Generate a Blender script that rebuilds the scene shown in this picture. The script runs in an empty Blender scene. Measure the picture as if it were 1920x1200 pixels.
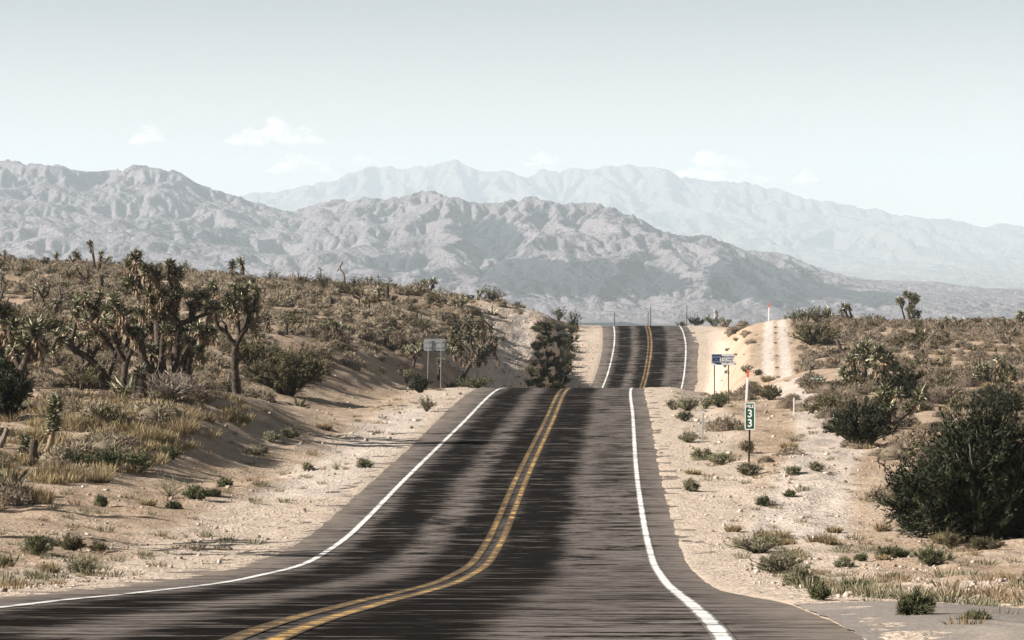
import bpy, math, random
import numpy as np
from mathutils import Vector, Matrix

SC = bpy.context.scene
COL = SC.collection
F = 6500.0            # focal length in pixels of a 1920 wide frame
HZ = 565.0            # row of the horizon
SUN_EL, SUN_AZ = math.radians(27.5), (-1.0, -0.28)

# ------------------------------------------------------------------ numpy helpers
def smooth(a, b, x):
    t = np.clip((x - a) / (b - a), 0, 1)
    return t * t * (3 - 2 * t)

def pchip(xs, ys):
    xs = np.asarray(xs, float); ys = np.asarray(ys, float)
    h = np.diff(xs); dl = np.diff(ys) / h
    m = np.zeros_like(ys); m[0], m[-1] = dl[0], dl[-1]
    for i in range(1, len(xs) - 1):
        if dl[i - 1] * dl[i] > 0:
            w1, w2 = 2 * h[i] + h[i - 1], h[i] + 2 * h[i - 1]
            m[i] = (w1 + w2) / (w1 / dl[i - 1] + w2 / dl[i])
    def f(x):
        x = np.asarray(x, float)
        i = np.clip(np.searchsorted(xs, x) - 1, 0, len(xs) - 2)
        t = (x - xs[i]) / h[i]
        t = np.clip(t, -0.0, 1.0)
        return ((1 + 2 * t) * (1 - t) ** 2 * ys[i] + t * (1 - t) ** 2 * h[i] * m[i]
                + t * t * (3 - 2 * t) * ys[i + 1] + t * t * (t - 1) * h[i] * m[i + 1])
    return f

def _hash(ix, iy, seed):
    n = (ix.astype(np.int64) * 374761393 + iy.astype(np.int64) * 668265263 + seed * 1442695041) & 0xFFFFFFFF
    n = ((n ^ (n >> 13)) * 1274126177) & 0xFFFFFFFF
    n = n ^ (n >> 16)
    return n

_ANG = np.linspace(0, 2 * np.pi, 257)[:256]
_GX, _GY = np.cos(_ANG), np.sin(_ANG)

def gnoise(x, y, seed=0):
    """gradient noise, about -0.7 .. 0.7"""
    x = np.asarray(x, float); y = np.asarray(y, float)
    x0 = np.floor(x); y0 = np.floor(y)
    fx, fy = x - x0, y - y0
    ix, iy = x0.astype(np.int64), y0.astype(np.int64)
    u = fx * fx * fx * (fx * (fx * 6 - 15) + 10)
    v = fy * fy * fy * (fy * (fy * 6 - 15) + 10)
    def g(dx, dy):
        k = _hash(ix + dx, iy + dy, seed) & 255
        return _GX[k] * (fx - dx) + _GY[k] * (fy - dy)
    a = g(0, 0) * (1 - u) + g(1, 0) * u
    b = g(0, 1) * (1 - u) + g(1, 1) * u
    return a * (1 - v) + b * v

def fbm(x, y, seed=0, octv=4, gain=0.5):
    s, a, f = 0, 1.0, 1.0
    for o in range(octv):
        s = s + a * gnoise(x * f + 17.3 * o, y * f - 9.1 * o, seed + o)
        a *= gain; f *= 2.03
    return s

def ridged(x, y, seed=0, octv=4, gain=0.5):
    s, a, f = 0, 1.0, 1.0
    for o in range(octv):
        s = s + a * (1 - 2.2 * np.abs(gnoise(x * f + 5.7 * o, y * f + 3.3 * o, seed + o)))
        a *= gain; f *= 2.07
    return s

# ------------------------------------------------------------------ Blender helpers
def link(name, me, mat=None, parent=None):
    o = bpy.data.objects.new(name, me)
    COL.objects.link(o)
    if mat is not None and me is not None and not me.materials:
        me.materials.append(mat)
    if parent is not None:
        o.parent = parent
    return o

def tag(o, label=None, cat=None, group=None, kind=None):
    if label: o["label"] = label
    if cat: o["category"] = cat
    if group: o["group"] = group
    if kind: o["kind"] = kind
    return o

def np_mesh(name, verts, faces, smooth_shade=False):
    """verts (n,3); faces (m,k) with one k"""
    me = bpy.data.meshes.new(name)
    verts = np.ascontiguousarray(verts, np.float32); faces = np.ascontiguousarray(faces, np.int32)
    m, k = faces.shape
    me.vertices.add(len(verts)); me.vertices.foreach_set("co", verts.ravel())
    me.loops.add(m * k); me.loops.foreach_set("vertex_index", faces.ravel())
    me.polygons.add(m)
    me.polygons.foreach_set("loop_start", np.arange(0, m * k, k, dtype=np.int32))
    me.polygons.foreach_set("loop_total", np.full(m, k, np.int32))
    if smooth_shade:
        me.polygons.foreach_set("use_smooth", np.ones(m, bool))
    me.update(calc_edges=True)
    return me

def mixed_mesh(name, verts, faces, smooth_shade=False):
    me = bpy.data.meshes.new(name)
    me.from_pydata([tuple(v) for v in verts], [], [tuple(f) for f in faces])
    if smooth_shade:
        me.polygons.foreach_set("use_smooth", np.ones(len(me.polygons), bool))
    me.update()
    return me

def grid_faces(nr, nc):
    i = np.arange(nr * nc).reshape(nr, nc)
    return np.stack([i[:-1, :-1].ravel(), i[:-1, 1:].ravel(), i[1:, 1:].ravel(), i[1:, :-1].ravel()], 1)

def vattr(me, name, data):
    a = me.attributes.new(name, 'FLOAT', 'POINT')
    a.data.foreach_set("value", np.ascontiguousarray(data, np.float32).ravel())

class Mat:
    """tiny node builder"""
    def __init__(s, name, rough=0.9, spec=0.2):
        s.m = bpy.data.materials.new(name); s.m.use_nodes = True
        s.nt = s.m.node_tree; s.nt.nodes.clear()
        s.out = s.n('ShaderNodeOutputMaterial')
        s.b = s.n('ShaderNodeBsdfPrincipled')
        s.b.inputs['Roughness'].default_value = rough
        s.b.inputs['Specular IOR Level'].default_value = spec
        s.l(s.b.outputs[0], s.out.inputs['Surface'])
    def n(s, t, **kw):
        x = s.nt.nodes.new(t)
        for k, v in kw.items(): setattr(x, k, v)
        return x
    def l(s, a, b): s.nt.links.new(a, b)
    def set(s, sock, v):
        if hasattr(v, 'is_linked') or isinstance(v, bpy.types.NodeSocket): s.l(v, sock)
        else: sock.default_value = v
    def math(s, op, a, b=0.0, c=0.0, clamp=False):
        x = s.n('ShaderNodeMath', operation=op); x.use_clamp = clamp
        s.set(x.inputs[0], a); s.set(x.inputs[1], b); s.set(x.inputs[2], c)
        return x.outputs[0]
    def mix(s, f, a, b, blend='MIX'):
        x = s.n('ShaderNodeMix', data_type='RGBA', blend_type=blend)
        s.set(x.inputs[0], f); s.set(x.inputs[6], col(a)); s.set(x.inputs[7], col(b))
        return x.outputs[2]
    def ramp(s, v, a, b):
        x = s.n('ShaderNodeMapRange', interpolation_type='SMOOTHSTEP')
        s.set(x.inputs[0], v); x.inputs[1].default_value = a; x.inputs[2].default_value = b
        return x.outputs[0]
    def attr(s, name):
        return s.n('ShaderNodeAttribute', attribute_name=name).outputs['Fac']
    def pos(s):
        return s.n('ShaderNodeNewGeometry').outputs['Position']
    def scale(s, v, sx, sy, sz):
        x = s.n('ShaderNodeMapping'); x.inputs['Scale'].default_value = (sx, sy, sz)
        s.l(v, x.inputs[0]); return x.outputs[0]
    def noise(s, v, sc, detail=4, rough=0.55, dist=0.0):
        x = s.n('ShaderNodeTexNoise'); s.l(v, x.inputs['Vector'])
        x.inputs['Scale'].default_value = sc; x.inputs['Detail'].default_value = detail
        x.inputs['Roughness'].default_value = rough; x.inputs['Distortion'].default_value = dist
        return x.outputs['Fac']
    def voronoi(s, v, sc, feature='F1'):
        x = s.n('ShaderNodeTexVoronoi', feature=feature); s.l(v, x.inputs['Vector'])
        x.inputs['Scale'].default_value = sc
        return x
    def bump(s, h, strength=0.5, dist=0.05):
        x = s.n('ShaderNodeBump'); s.l(h, x.inputs['Height'])
        x.inputs['Strength'].default_value = strength; x.inputs['Distance'].default_value = dist
        s.l(x.outputs[0], s.b.inputs['Normal']); return x
    def color(s, c): s.set(s.b.inputs['Base Color'], col(c))

def col(c):
    if isinstance(c, (tuple, list)) and len(c) == 3: return (c[0], c[1], c[2], 1.0)
    return c

def flat_mat(name, c, rough=0.6, spec=0.3, metal=0.0, var=0.0, vs=20.0):
    m = Mat(name, rough, spec)
    m.b.inputs['Metallic'].default_value = metal
    if var > 0:
        tc = m.n('ShaderNodeTexCoord').outputs['Object']
        nz = m.noise(tc, vs, 4, 0.6)
        m.color(m.mix(m.ramp(nz, 0.3, 0.7), tuple(x * (1 - var) for x in c), tuple(min(1, x * (1 + var)) for x in c)))
    else:
        m.color(c)
    return m.m

# ------------------------------------------------------------------ camera
cam_d = bpy.data.cameras.new('camera'); cam = bpy.data.objects.new('camera', cam_d); COL.objects.link(cam)
cam.location = (0, 0, 0); cam.rotation_euler = (math.radians(90), 0, 0)
cam_d.sensor_width = 36.0; cam_d.lens = 36.0 * F / 1920.0
cam_d.shift_y = -(600.0 - HZ) / 1920.0
cam_d.clip_start = 0.3; cam_d.clip_end = 120000.0
SC.camera = cam

# ------------------------------------------------------------------ the road's line and profile
XC = pchip([-40, 0, 60, 105, 150, 184, 215, 245, 275, 306, 323, 347, 374, 400, 450, 600],
           [-4.0, -2.75, -0.95, 0.25, 1.68, 2.75, 4.35, 6.7, 9.2, 11.3, 12.5, 13.8, 14.5, 14.9, 15.0, 13.0])
ZR = pchip([-40, 0, 25, 38, 45, 60, 74, 84, 105, 141, 165, 184, 200, 225, 250, 265, 280, 306, 323, 347, 362, 374, 390, 420, 500, 600],
           [-1.2, -1.65, -2.5, -3.31, -3.80, -4.78, -5.45, -5.60, -5.45, -5.10, -4.83, -4.71, -5.0, -6.9, -9.4, -10.1, -9.8,
            -8.14, -6.65, -4.05, -3.05, -2.66, -2.8, -4.6, -12, -20])

# ------------------------------------------------------------------ the lie of the land: heights read at (column, row, distance)
CP = [
    # left verge and bank
    (0, 1000, 75), (0, 1075, 60), (-300, 1000, 75), (-600, 960, 60), (300, 985, 80), (0, 930, 90), (-300, 900, 90),
    (400, 900, 106), (600, 950, 94), (500, 855, 118), (330, 880, 104), (700, 803, 141), (560, 765, 155), (640, 742, 170),
    (100, 850, 105), (300, 780, 114), (200, 742, 125), (440, 742, 128), (100, 700, 145), (-200, 700, 140), (-400, 640, 150),
    (0, 620, 190), (200, 610, 195), (400, 615, 195), (600, 645, 195), (-300, 590, 210), (690, 668, 205), (782, 724, 205), (740, 742, 185),
    (0, 560, 240), (200, 560, 240), (400, 572, 240), (600, 592, 240), (760, 620, 240), (860, 650, 245),
    (-300, 490, 300), (0, 500, 300), (200, 506, 300), (400, 524, 305), (600, 543, 310), (800, 561, 315), (930, 569, 290), (1000, 580, 287),
    (955, 640, 268), (930, 720, 246), (900, 738, 228), (825, 731, 208), (870, 716, 226),
    (0, 520, 360), (400, 545, 370), (800, 580, 370), (-300, 510, 360), (1000, 596, 350), (0, 640, 440), (500, 650, 440), (900, 650, 440),
    # right verge, flat and plateau
    (1400, 1042, 76), (1600, 1042, 76), (1900, 1035, 76), (2300, 1000, 76), (1450, 885, 108), (1600, 1100, 57), (1900, 1110, 52), (2400, 1080, 52),
    (1600, 1176, 36), (1900, 1190, 34), (2500, 1180, 34), (1600, 880, 110), (1900, 885, 108), (2300, 860, 110), (1560, 800, 140), (1900, 800, 138), (2300, 790, 138),
    (1500, 742, 180), (1700, 742, 180), (2000, 742, 180), (1500, 703, 215), (1700, 690, 232), (1900, 697, 222), (2200, 690, 225),
    (1400, 755, 190), (1300, 765, 188), (1280, 782, 155), (1330, 832, 130),
    (1700, 645, 278), (1900, 650, 272), (2200, 640, 280), (1600, 610, 340), (1900, 612, 340), (2200, 605, 350), (1520, 603, 335),
    (1455, 601, 330), (1445, 640, 292), (1440, 700, 247), (1350, 722, 250), (1360, 752, 226), (1400, 612, 338), (1335, 640, 336),
    (1310, 613, 368), (1600, 660, 440), (1900, 660, 440), (2300, 660, 440), (1360, 640, 430), (1700, 612, 385), (1450, 622, 380),
]
CPW = np.array([((px - 960) / F * Y, Y, -(py - HZ) / F * Y) for px, py, Y in CP])
CPW = np.vstack([CPW, [(-6, 312, -1.1), (-3, 312, -2.6), (1, 312, -4.6), (-5, 330, -1.0), (0, 330, -3.1), (2.6, 345, -2.35), (-3, 345, -1.2), (3.5, 365, -1.5), (5, 352, -2.9), (5.6, 372, -2.2), (-14, 20, -2.0), (-14, 40, -3.2), (14, 15, -1.7), (-30, 40, -2.4), (-40, 90, -3.0), (35, 60, -4.2)]])
_sx, _sy = 1 / 16.0, 1 / 42.0
def _tpsk(r2):
    return 0.5 * r2 * np.log(r2 + 1e-12)
def _fit():
    P = CPW[:, :2] * [_sx, _sy]; n = len(P)
    r2 = ((P[:, None] - P[None]) ** 2).sum(-1)
    K = _tpsk(r2) + np.eye(n) * 0.012
    A = np.zeros((n + 3, n + 3)); A[:n, :n] = K; A[:n, n] = 1; A[:n, n + 1:] = P; A[n, :n] = 1; A[n + 1:, :n] = P.T
    return P, np.linalg.solve(A, np.r_[CPW[:, 2], 0, 0, 0])
_P, _C = _fit()
def tps(x, y):
    sh = np.shape(x); x = np.ravel(x) * _sx; y = np.ravel(y) * _sy
    out = np.empty(len(x)); n = len(_P)
    for a in range(0, len(x), 60000):
        xx, yy = x[a:a + 60000], y[a:a + 60000]
        r2 = (xx[:, None] - _P[:, 0]) ** 2 + (yy[:, None] - _P[:, 1]) ** 2
        out[a:a + 60000] = _tpsk(r2) @ _C[:n] + _C[n] + _C[n + 1] * xx + _C[n + 2] * yy
    return out.reshape(sh)

FARZ = pchip([400, 450, 600, 1000, 2000, 3500, 4800, 6500], [-3, -7, -17, -38, -70, -66, -44, -36])

def EDGE(d, y):
    return np.where(d < 0, .22 + .3 * smooth(110, 160, y), .42 * (1 - smooth(37, 50, y)))

def ground(x, y, detail=True):
    """height of the land; the road bed is a little lower than the road"""
    x = np.asarray(x, float); y = np.asarray(y, float)
    xc, zr = XC(np.minimum(y, 600)), ZR(np.minimum(y, 600))
    xl = np.clip(x, -75, 95)
    zt = tps(xl, np.clip(y, 22, 440))
    zt = np.clip(zt, -14, 7)
    d = x - xc; a = np.abs(d)
    wide = smooth(205, 240, y) * (1 - smooth(350, 375, y))
    nose = smooth(225, 240, y) * (1 - smooth(286, 300, y)) * (d < 0)
    ain = 5.6 + 2.4 * wide * (d < 0) * (1 - nose) - .8 * nose
    aout = 9.5 + 2.6 * (d < 0) * (1 - smooth(175, 215, y)) + (2.2 * (d < 0) * (1 - nose) + 0.3) * wide - 3.0 * nose
    wv = smooth(ain, aout, a)
    z = zr * (1 - wv) + zt * wv
    near = smooth(8, 24, y)
    z = zr * (1 - near) + z * near
    if detail:
        am = smooth(5.0, 7.5, a)
        z = z + am * (0.16 * fbm(x / 5.0, y / 7.0, 11, 3) + 0.10 * fbm(x / 1.6, y / 1.9, 23, 3))
        z = z + smooth(8, 16, a) * smooth(100, 160, y) * 0.35 * fbm(x / 14, y / 18, 31, 2)
        z = z + smooth(4.15, 4.6, a - EDGE(d, y)) * (0.012 + 0.045 * gnoise(x / 0.9, y / 1.5, 5) + 0.03 * gnoise(x / 0.3, y / 0.35, 6))
        # rills and rubble on the cut banks
        z = z + wide * np.where(d < 0, 1.0, 0.22) * smooth(6.0, 7.5, a) * (1 - smooth(13, 18, a)) * (0.20 * fbm(x / 1.6, y / 3.0, 81, 4) + 0.13 * gnoise(x / .3, y / .45, 85) + 0.10 * gnoise(x / .7, y / 5.0, 87))
        # a low broken berm of graded spoil beside both verges
        z = z + smooth(6.6, 8.0, a) * (1 - smooth(8.6, 10.0, a)) * 0.30 * np.clip(gnoise(x / 6, y / 9, 77) + 0.15, 0, 1) * (y < 200)
    f = smooth(400, 470, y)
    z = z * (1 - f) + f * (FARZ(np.clip(y, 400, 6500)) + smooth(500, 2500, y) * 9 * fbm(x / 420, y / 700, 3, 4))
    pav = (1 - smooth(3.85, 4.3, a - EDGE(d, y))) * (y < 600)
    return z - 0.075 * pav

def wx(px, Y): return (px - 960.0) / F * Y
def hit(px, py, y0=24.0, y1=420.0):
    """the point of the land seen at a pixel (column, row of the 1920 x 1200 frame)"""
    Y = np.linspace(y0, y1, 1000)
    zr_ = -(py - HZ) / F * Y
    zt = ground(wx(px, Y), Y, False)
    k = np.nonzero(zt >= zr_)[0]
    k = k[0] if len(k) else int(np.argmax((zt / Y)[Y < 400]))
    y = float(Y[k]); x = wx(px, y)
    return x, y, float(ground(np.array([x]), np.array([y]))[0])
# ------------------------------------------------------------------ terrain sheet
def build_terrain():
    ys = [np.arange(-20, 12, 1.0)]
    y = 12.0; r = []
    while y < 455: r.append(y); y *= 1.0036
    while y < 6600: r.append(y); y *= 1.022
    ys = np.concatenate(ys + [np.array(r)])
    nc = 620
    s = np.linspace(-1, 1, nc); s = np.sign(s) * np.abs(s) ** 1.25
    Y = np.repeat(ys[:, None], nc, 1)
    X = XC(np.clip(Y, -40, 450)) * (1 - smooth(300, 500, Y)) + s[None] * (28 + 0.24 * np.maximum(Y, 0))
    Z = ground(X, Y)
    me = np_mesh('terrain', np.stack([X, Y, Z], -1).reshape(-1, 3), grid_faces(*X.shape), True)
    a = np.abs(X - XC(np.clip(Y, -40, 600)))
    # what the ground is made of: graded verge, wheel tracks, and light painted on the nose
    verge = (1 - smooth(5.5, 9.5 + 2.5 * fbm(X / 5, Y / 9, 41, 3), a)) * (1 - smooth(420, 460, Y))
    D_ = X - XC(np.clip(Y, -40, 600))
    verge = np.maximum(verge, smooth(228, 240, Y) * (1 - smooth(345, 365, Y)) * smooth(-13.5, -11, D_) * (D_ < 0))  # pale colour painted over the hill nose to make it look sunlit
    track = np.zeros_like(X)
    def along(pts, width, v=1.0):
        nonlocal track
        P = np.array([hit(px, py, y0, 420)[:2] for px, py, y0 in pts])
        best = np.full(X.shape, 1e9)
        msk = (Y > P[:, 1].min() - 5) & (Y < P[:, 1].max() + 5)
        xx, yy = X[msk], Y[msk]; b = np.full(xx.shape, 1e9)
        for p, q in zip(P[:-1], P[1:]):
            dx, dy = q - p; L = dx * dx + dy * dy + 1e-9
            t = np.clip(((xx - p[0]) * dx + (yy - p[1]) * dy) / L, 0, 1)
            b = np.minimum(b, np.hypot(xx - p[0] - t * dx, yy - p[1] - t * dy))
        best[msk] = b
        track = np.maximum(track, v * (1 - smooth(width * .6, width, best)))
    along([(1442, 712, 200), (1440, 660, 240), (1441, 625, 270), (1443, 601, 290)], 0.52)
    along([(1475, 708, 200), (1471, 660, 240), (1467, 625, 270), (1466, 601, 290)], 0.52)
    along([(975, 640, 230), (978, 600, 250), (985, 570, 270)], 0.8, .8)
    along([(930, 725, 228), (960, 660, 240), (975, 640, 240)], 1.3, .5)
    along([(1500, 1010, 60), (1520, 900, 90), (1560, 840, 105), (1540, 780, 130), (1480, 715, 180)], 1.5, .75)
    along([(560, 930, 80), (680, 850, 110), (770, 770, 140)], 1.4, .6)
    vattr(me, 'verge', verge); vattr(me, 'track', track)  # the verge layer also holds the painted light of the nose
    return me

def mat_ground():
    m = Mat('desert_ground', 1.0, 0.0)
    p = m.pos()
    big = m.noise(p, 0.11, 4, 0.6); mid = m.noise(p, 0.75, 5, 0.62); fine = m.noise(p, 5.0, 5, 0.7)
    c = m.mix(m.ramp(big, 0.35, 0.65), (0.345, 0.255, 0.178), (0.415, 0.325, 0.240))
    c = m.mix(m.math('MULTIPLY', m.ramp(mid, 0.5, 0.72), 0.55), c, (0.200, 0.138, 0.094))
    c = m.mix(m.math('MULTIPLY', m.ramp(mid, 0.52, 0.3), 0.5), c, (0.48, 0.395, 0.310))
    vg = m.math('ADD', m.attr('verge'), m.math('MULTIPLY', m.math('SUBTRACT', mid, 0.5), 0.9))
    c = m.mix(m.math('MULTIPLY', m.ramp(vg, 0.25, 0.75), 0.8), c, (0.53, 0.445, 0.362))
    c = m.mix(m.math('MULTIPLY', m.attr('track'), 0.9), c, (0.56, 0.50, 0.44))
    # pebbles
    v1 = m.voronoi(p, 7.0); v2 = m.voronoi(p, 19.0)
    pb = m.ramp(v1.outputs['Distance'], 0.34, 0.12)
    sp = m.n('ShaderNodeSeparateColor'); m.l(v1.outputs['Color'], sp.inputs[0])
    pbs = m.math('MULTIPLY', pb, m.ramp(sp.outputs[0], 0.55, 0.75))
    c = m.mix(m.math('MULTIPLY', pbs, 0.75), c, (0.60, 0.53, 0.46))
    sp2 = m.n('ShaderNodeSeparateColor'); m.l(v2.outputs['Color'], sp2.inputs[0])
    c = m.mix(m.math('MULTIPLY', m.ramp(sp2.outputs[1], 0.62, 0.9), 0.45), c, (0.155, 0.105, 0.075))
    c = m.mix(m.math('MULTIPLY', m.ramp(fine, 0.5, 0.75), 0.35), c, (0.24, 0.175, 0.125))
    m.color(c)
    h = m.math('ADD', m.math('MULTIPLY', pbs, 0.8), m.math('ADD', m.math('MULTIPLY', fine, 0.9), m.math('MULTIPLY', mid, 1.6)))
    m.bump(h, 0.9, 0.10)
    return m.m

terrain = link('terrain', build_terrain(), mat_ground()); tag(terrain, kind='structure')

# ------------------------------------------------------------------ road
def strip(name, d0, d1, y0, y1, step, lift, mat, parent=None, ragged=0.0, cols=2, gaps=None):
    Y = np.arange(y0, y1 + step, step)
    dx = np.gradient(XC(Y), Y); cs = 1 / np.sqrt(1 + dx * dx)
    u = np.linspace(0, 1, cols)[None]
    e0 = np.full_like(Y, d0); e1 = np.full_like(Y, d1)
    if ragged:
        e0 = e0 + ragged * fbm(Y / 1.3, 0 * Y + 3.3, 7, 3) + 0.35 * fbm(Y / 14, 0 * Y, 8, 2)
        e1 = e1 + ragged * fbm(Y / 1.3, 0 * Y + 8.3, 9, 3) + 0.35 * fbm(Y / 14, 0 * Y + 5, 10, 2)
    D = e0[:, None] * (1 - u) + e1[:, None] * u
    X = XC(Y)[:, None] + D * cs[:, None]; YY = Y[:, None] - D * (dx * cs)[:, None]
    Z = ZR(Y)[:, None] + lift + 0 * D
    me = np_mesh(name, np.stack([X, YY, Z], -1).reshape(-1, 3), grid_faces(*X.shape), True)
    uv = me.uv_layers.new(name='road')
    UV = np.stack([D, np.repeat(Y[:, None], cols, 1)], -1).reshape(-1, 2)
    li = np.empty(len(me.loops), np.int32); me.loops.foreach_get('vertex_index', li)
    uv.data.foreach_set('uv', UV[li].astype(np.float32).ravel())
    o = link(name, me, mat, parent)
    return o

def road_coords(m):
    uv = m.n('ShaderNodeUVMap', uv_map='road').outputs[0]
    s = m.n('ShaderNodeSeparateXYZ'); m.l(uv, s.inputs[0])
    return uv, s.outputs[0], s.outputs[1]

def tar_mask(m):
    """dark bled tar in the wheel paths, torn into cross streaks"""
    uv, u0, v = road_coords(m)
    jag = m.math('SUBTRACT', m.noise(m.scale(uv, 0.5, 2.2, 1), 1.0, 6, 0.7), 0.5)
    slow = m.math('SUBTRACT', m.noise(m.scale(uv, 0.0, 0.09, 1), 1.0, 3), 0.5)
    u = m.math('ADD', u0, m.math('ADD', m.math('MULTIPLY', jag, 1.9), m.math('MULTIPLY', slow, 0.7)))
    def band(c, w, soft):
        return m.ramp(m.math('ABSOLUTE', m.math('SUBTRACT', u, c)), w + soft, w - soft)
    patch = m.noise(m.scale(uv, 0.30, 0.05, 1), 1.0, 3, 0.6)
    b = m.math('MAXIMUM', band(-2.50, 0.70, 0.25), m.math('MAXIMUM', band(-0.55, 0.58, 0.25), band(0.92, 0.80, 0.25)))
    inside = m.ramp(m.math('ABSOLUTE', u0), 4.3, 3.3)
    t = m.noise(m.scale(uv, 0.42, 2.1, 1), 1.0, 6, 0.72, 0.35)
    t2 = m.noise(m.scale(uv, 0.30, 0.62, 1), 1.0, 7, 0.74, 0.3)
    t3 = m.noise(m.scale(uv, 1.1, 5.2, 1), 1.0, 4, 0.7, 0.3)
    lines = m.math('MAXIMUM', m.ramp(t, 0.508, 0.555), m.math('MULTIPLY', m.ramp(t2, 0.530, 0.585), 0.95))
    lines = m.math('MAXIMUM', lines, m.math('MULTIPLY', m.ramp(t3, 0.545, 0.60), 0.85))
    brk = m.ramp(m.noise(m.scale(uv, 1.5, 0.9, 1), 1.0, 4, 0.7), 0.36, 0.52)
    lines = m.math('MULTIPLY', lines, m.math('ADD', 0.25, m.math('MULTIPLY', brk, 0.75)))
    gaps = m.math('MULTIPLY', m.ramp(m.math('ADD', m.math('MULTIPLY', t, 0.6), m.math('MULTIPLY', t2, 0.4)), 0.47, 0.41), 0.72)
    spk = m.ramp(m.noise(uv, 3.2, 4, 0.75), 0.60, 0.74)
    b3 = m.math('MULTIPLY', m.math('MULTIPLY', band(2.80, 0.55, 0.30), m.ramp(patch, 0.42, 0.58)), m.ramp(t, 0.455, 0.515))
    b = m.math('MAXIMUM', b, m.math('MULTIPLY', b3, 0.95))
    d = m.math('MULTIPLY', b, m.math('SUBTRACT', 1.0, m.math('MAXIMUM', gaps, m.math('MULTIPLY', spk, 0.35))))
    d = m.math('MAXIMUM', d, m.math('MULTIPLY', lines, m.math('ADD', 0.46, m.math('MULTIPLY', inside, 0.50))))
    return d, uv, u0

def mat_road():
    m = Mat('asphalt', 0.95, 0.0)
    dark, uv, u = tar_mask(m)
    p = m.pos()
    g = m.noise(p, 9.0, 4, 0.7); g2 = m.noise(p, 0.5, 4, 0.6)
    lt = m.mix(g2, (0.118, 0.103, 0.092), (0.172, 0.150, 0.134))
    lt = m.mix(m.math('MULTIPLY', m.ramp(g, 0.45, 0.7), 0.5), lt, (0.215, 0.188, 0.168))
    out = m.ramp(m.math('ABSOLUTE', u), 3.55, 5.0)
    lt = m.mix(m.math('MULTIPLY', out, m.math('ADD', 0.25, m.math('MULTIPLY', m.ramp(m.noise(m.scale(uv, 1.1, .25, 1), 1.0, 5, .65), .38, .66), 0.7))), lt, (0.27, 0.22, 0.18))
    dk = m.mix(g, (0.0065, 0.006, 0.0057), (0.017, 0.0152, 0.014))
    m.color(m.mix(dark, lt, dk))
    m.set(m.b.inputs['Roughness'], m.math('SUBTRACT', 0.92, m.math('MULTIPLY', dark, 0.14)))
    m.bump(m.math('ADD', g, m.math('MULTIPLY', m.noise(p, 40.0, 2), 0.5)), 0.5, 0.012)
    return m.m

def mat_paint(name, c, worn, centre, half):
    """worn paint: its edges are nibbled and tar streaks run over it"""
    m = Mat(name, 0.75, 0.15)
    dark, uv, u = tar_mask(m)
    p = m.pos()
    e = m.math('ABSOLUTE', m.math('SUBTRACT', m.math('ABSOLUTE', u), centre))
    n1 = m.noise(m.scale(uv, 1.2, 1.1, 1), 1.0, 5, 0.7); n2 = m.noise(p, 11.0, 4, 0.75); n3 = m.noise(m.scale(uv, 0.4, 2.6, 1), 1.0, 4, 0.7)
    k = m.math('ADD', m.math('MULTIPLY', n1, 0.6), m.math('ADD', m.math('MULTIPLY', n2, 0.4), m.math('ADD', m.math('MULTIPLY', dark, worn), m.math('MULTIPLY', n3, 0.55))))
    k = m.math('ADD', k, m.math('MULTIPLY', m.ramp(e, half * 0.45, half * 1.05), 0.30))
    w = m.ramp(k, 0.80, 1.00)
    m.color(m.mix(m.math('MULTIPLY', w, 0.92), m.mix(n2, tuple(x * .72 for x in c), c), m.mix(dark, (0.12, 0.10, 0.085), (0.015, 0.013, 0.012))))
    return m.m

road = strip('road', -5.5, 4.75, -20, 470, 0.35, 0.0, mat_road(), ragged=0.12, cols=16); tag(road, kind='structure')
YEL = mat_paint('yellow_paint', (0.68, 0.41, 0.12), 0.24, 0.165, 0.09)
WHT = mat_paint('white_paint', (0.80, 0.78, 0.74), 0.12, 3.55, 0.092)
for c in (-0.165, 0.165):
    strip('centre_line', c - 0.09, c + 0.09, -18, 468, 0.35, 0.006, YEL, road)
for c in (-3.55, 3.55):
    strip('edge_line', c - 0.092, c + 0.092, -18, 468, 0.35, 0.006, WHT, road)

# grey gravel apron of the side road that joins at the near right
def side_road():
    u = np.linspace(0, 1, 40)[:, None]; v = np.linspace(0, 1, 90)[None]
    x0 = XC(np.array([0.0]))[0]
    d = 4.62 + 24 * v + 0.10 * fbm(np.linspace(0, 30, 40)[:, None], 0 * u, 95, 3) * (1 - v)
    yfar = 37.6 - 0.42 * np.clip(d - 4.4, 0, 6) - 0.16 * np.clip(d - 8, 0, 99) + 0.9 * fbm(d / 1.4, 0 * d, 91, 4)
    ynear = 14 - 0.1 * d
    Y = ynear * (1 - u) + yfar * u
    X = XC(Y) + d
    Z = ground(X, Y, False) * 1.0
    Z = np.maximum(Z, ZR(Y) * (d < 4.9) - 50 * (d >= 4.9)) + 0.010 + 0.03 * smooth(4.8, 5.6, d)
    me = np_mesh('side_road', np.stack([X, Y, Z], -1).reshape(-1, 3), grid_faces(40, 90), True)
    m = Mat('apron_gravel', 1.0, 0.0)
    p = m.pos(); g = m.noise(p, 11.0, 4, 0.7); g2 = m.noise(p, 0.8, 4, 0.6)
    c = m.mix(g2, (0.190, 0.168, 0.150), (0.285, 0.252, 0.224))
    c = m.mix(m.math('MULTIPLY', m.ramp(g, 0.48, 0.66), 0.6), c, (0.13, 0.11, 0.095))
    dst = m.noise(m.scale(p, .5, .12, 1), 1.0, 5, 0.65)
    c = m.mix(m.math('MULTIPLY', m.ramp(dst, 0.52, 0.68), 0.6), c, (0.40, 0.34, 0.285))
    m.color(c); m.bump(g, 0.8, 0.03)
    return tag(link('side_road', me, m.m), kind='structure')
side_road()
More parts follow.
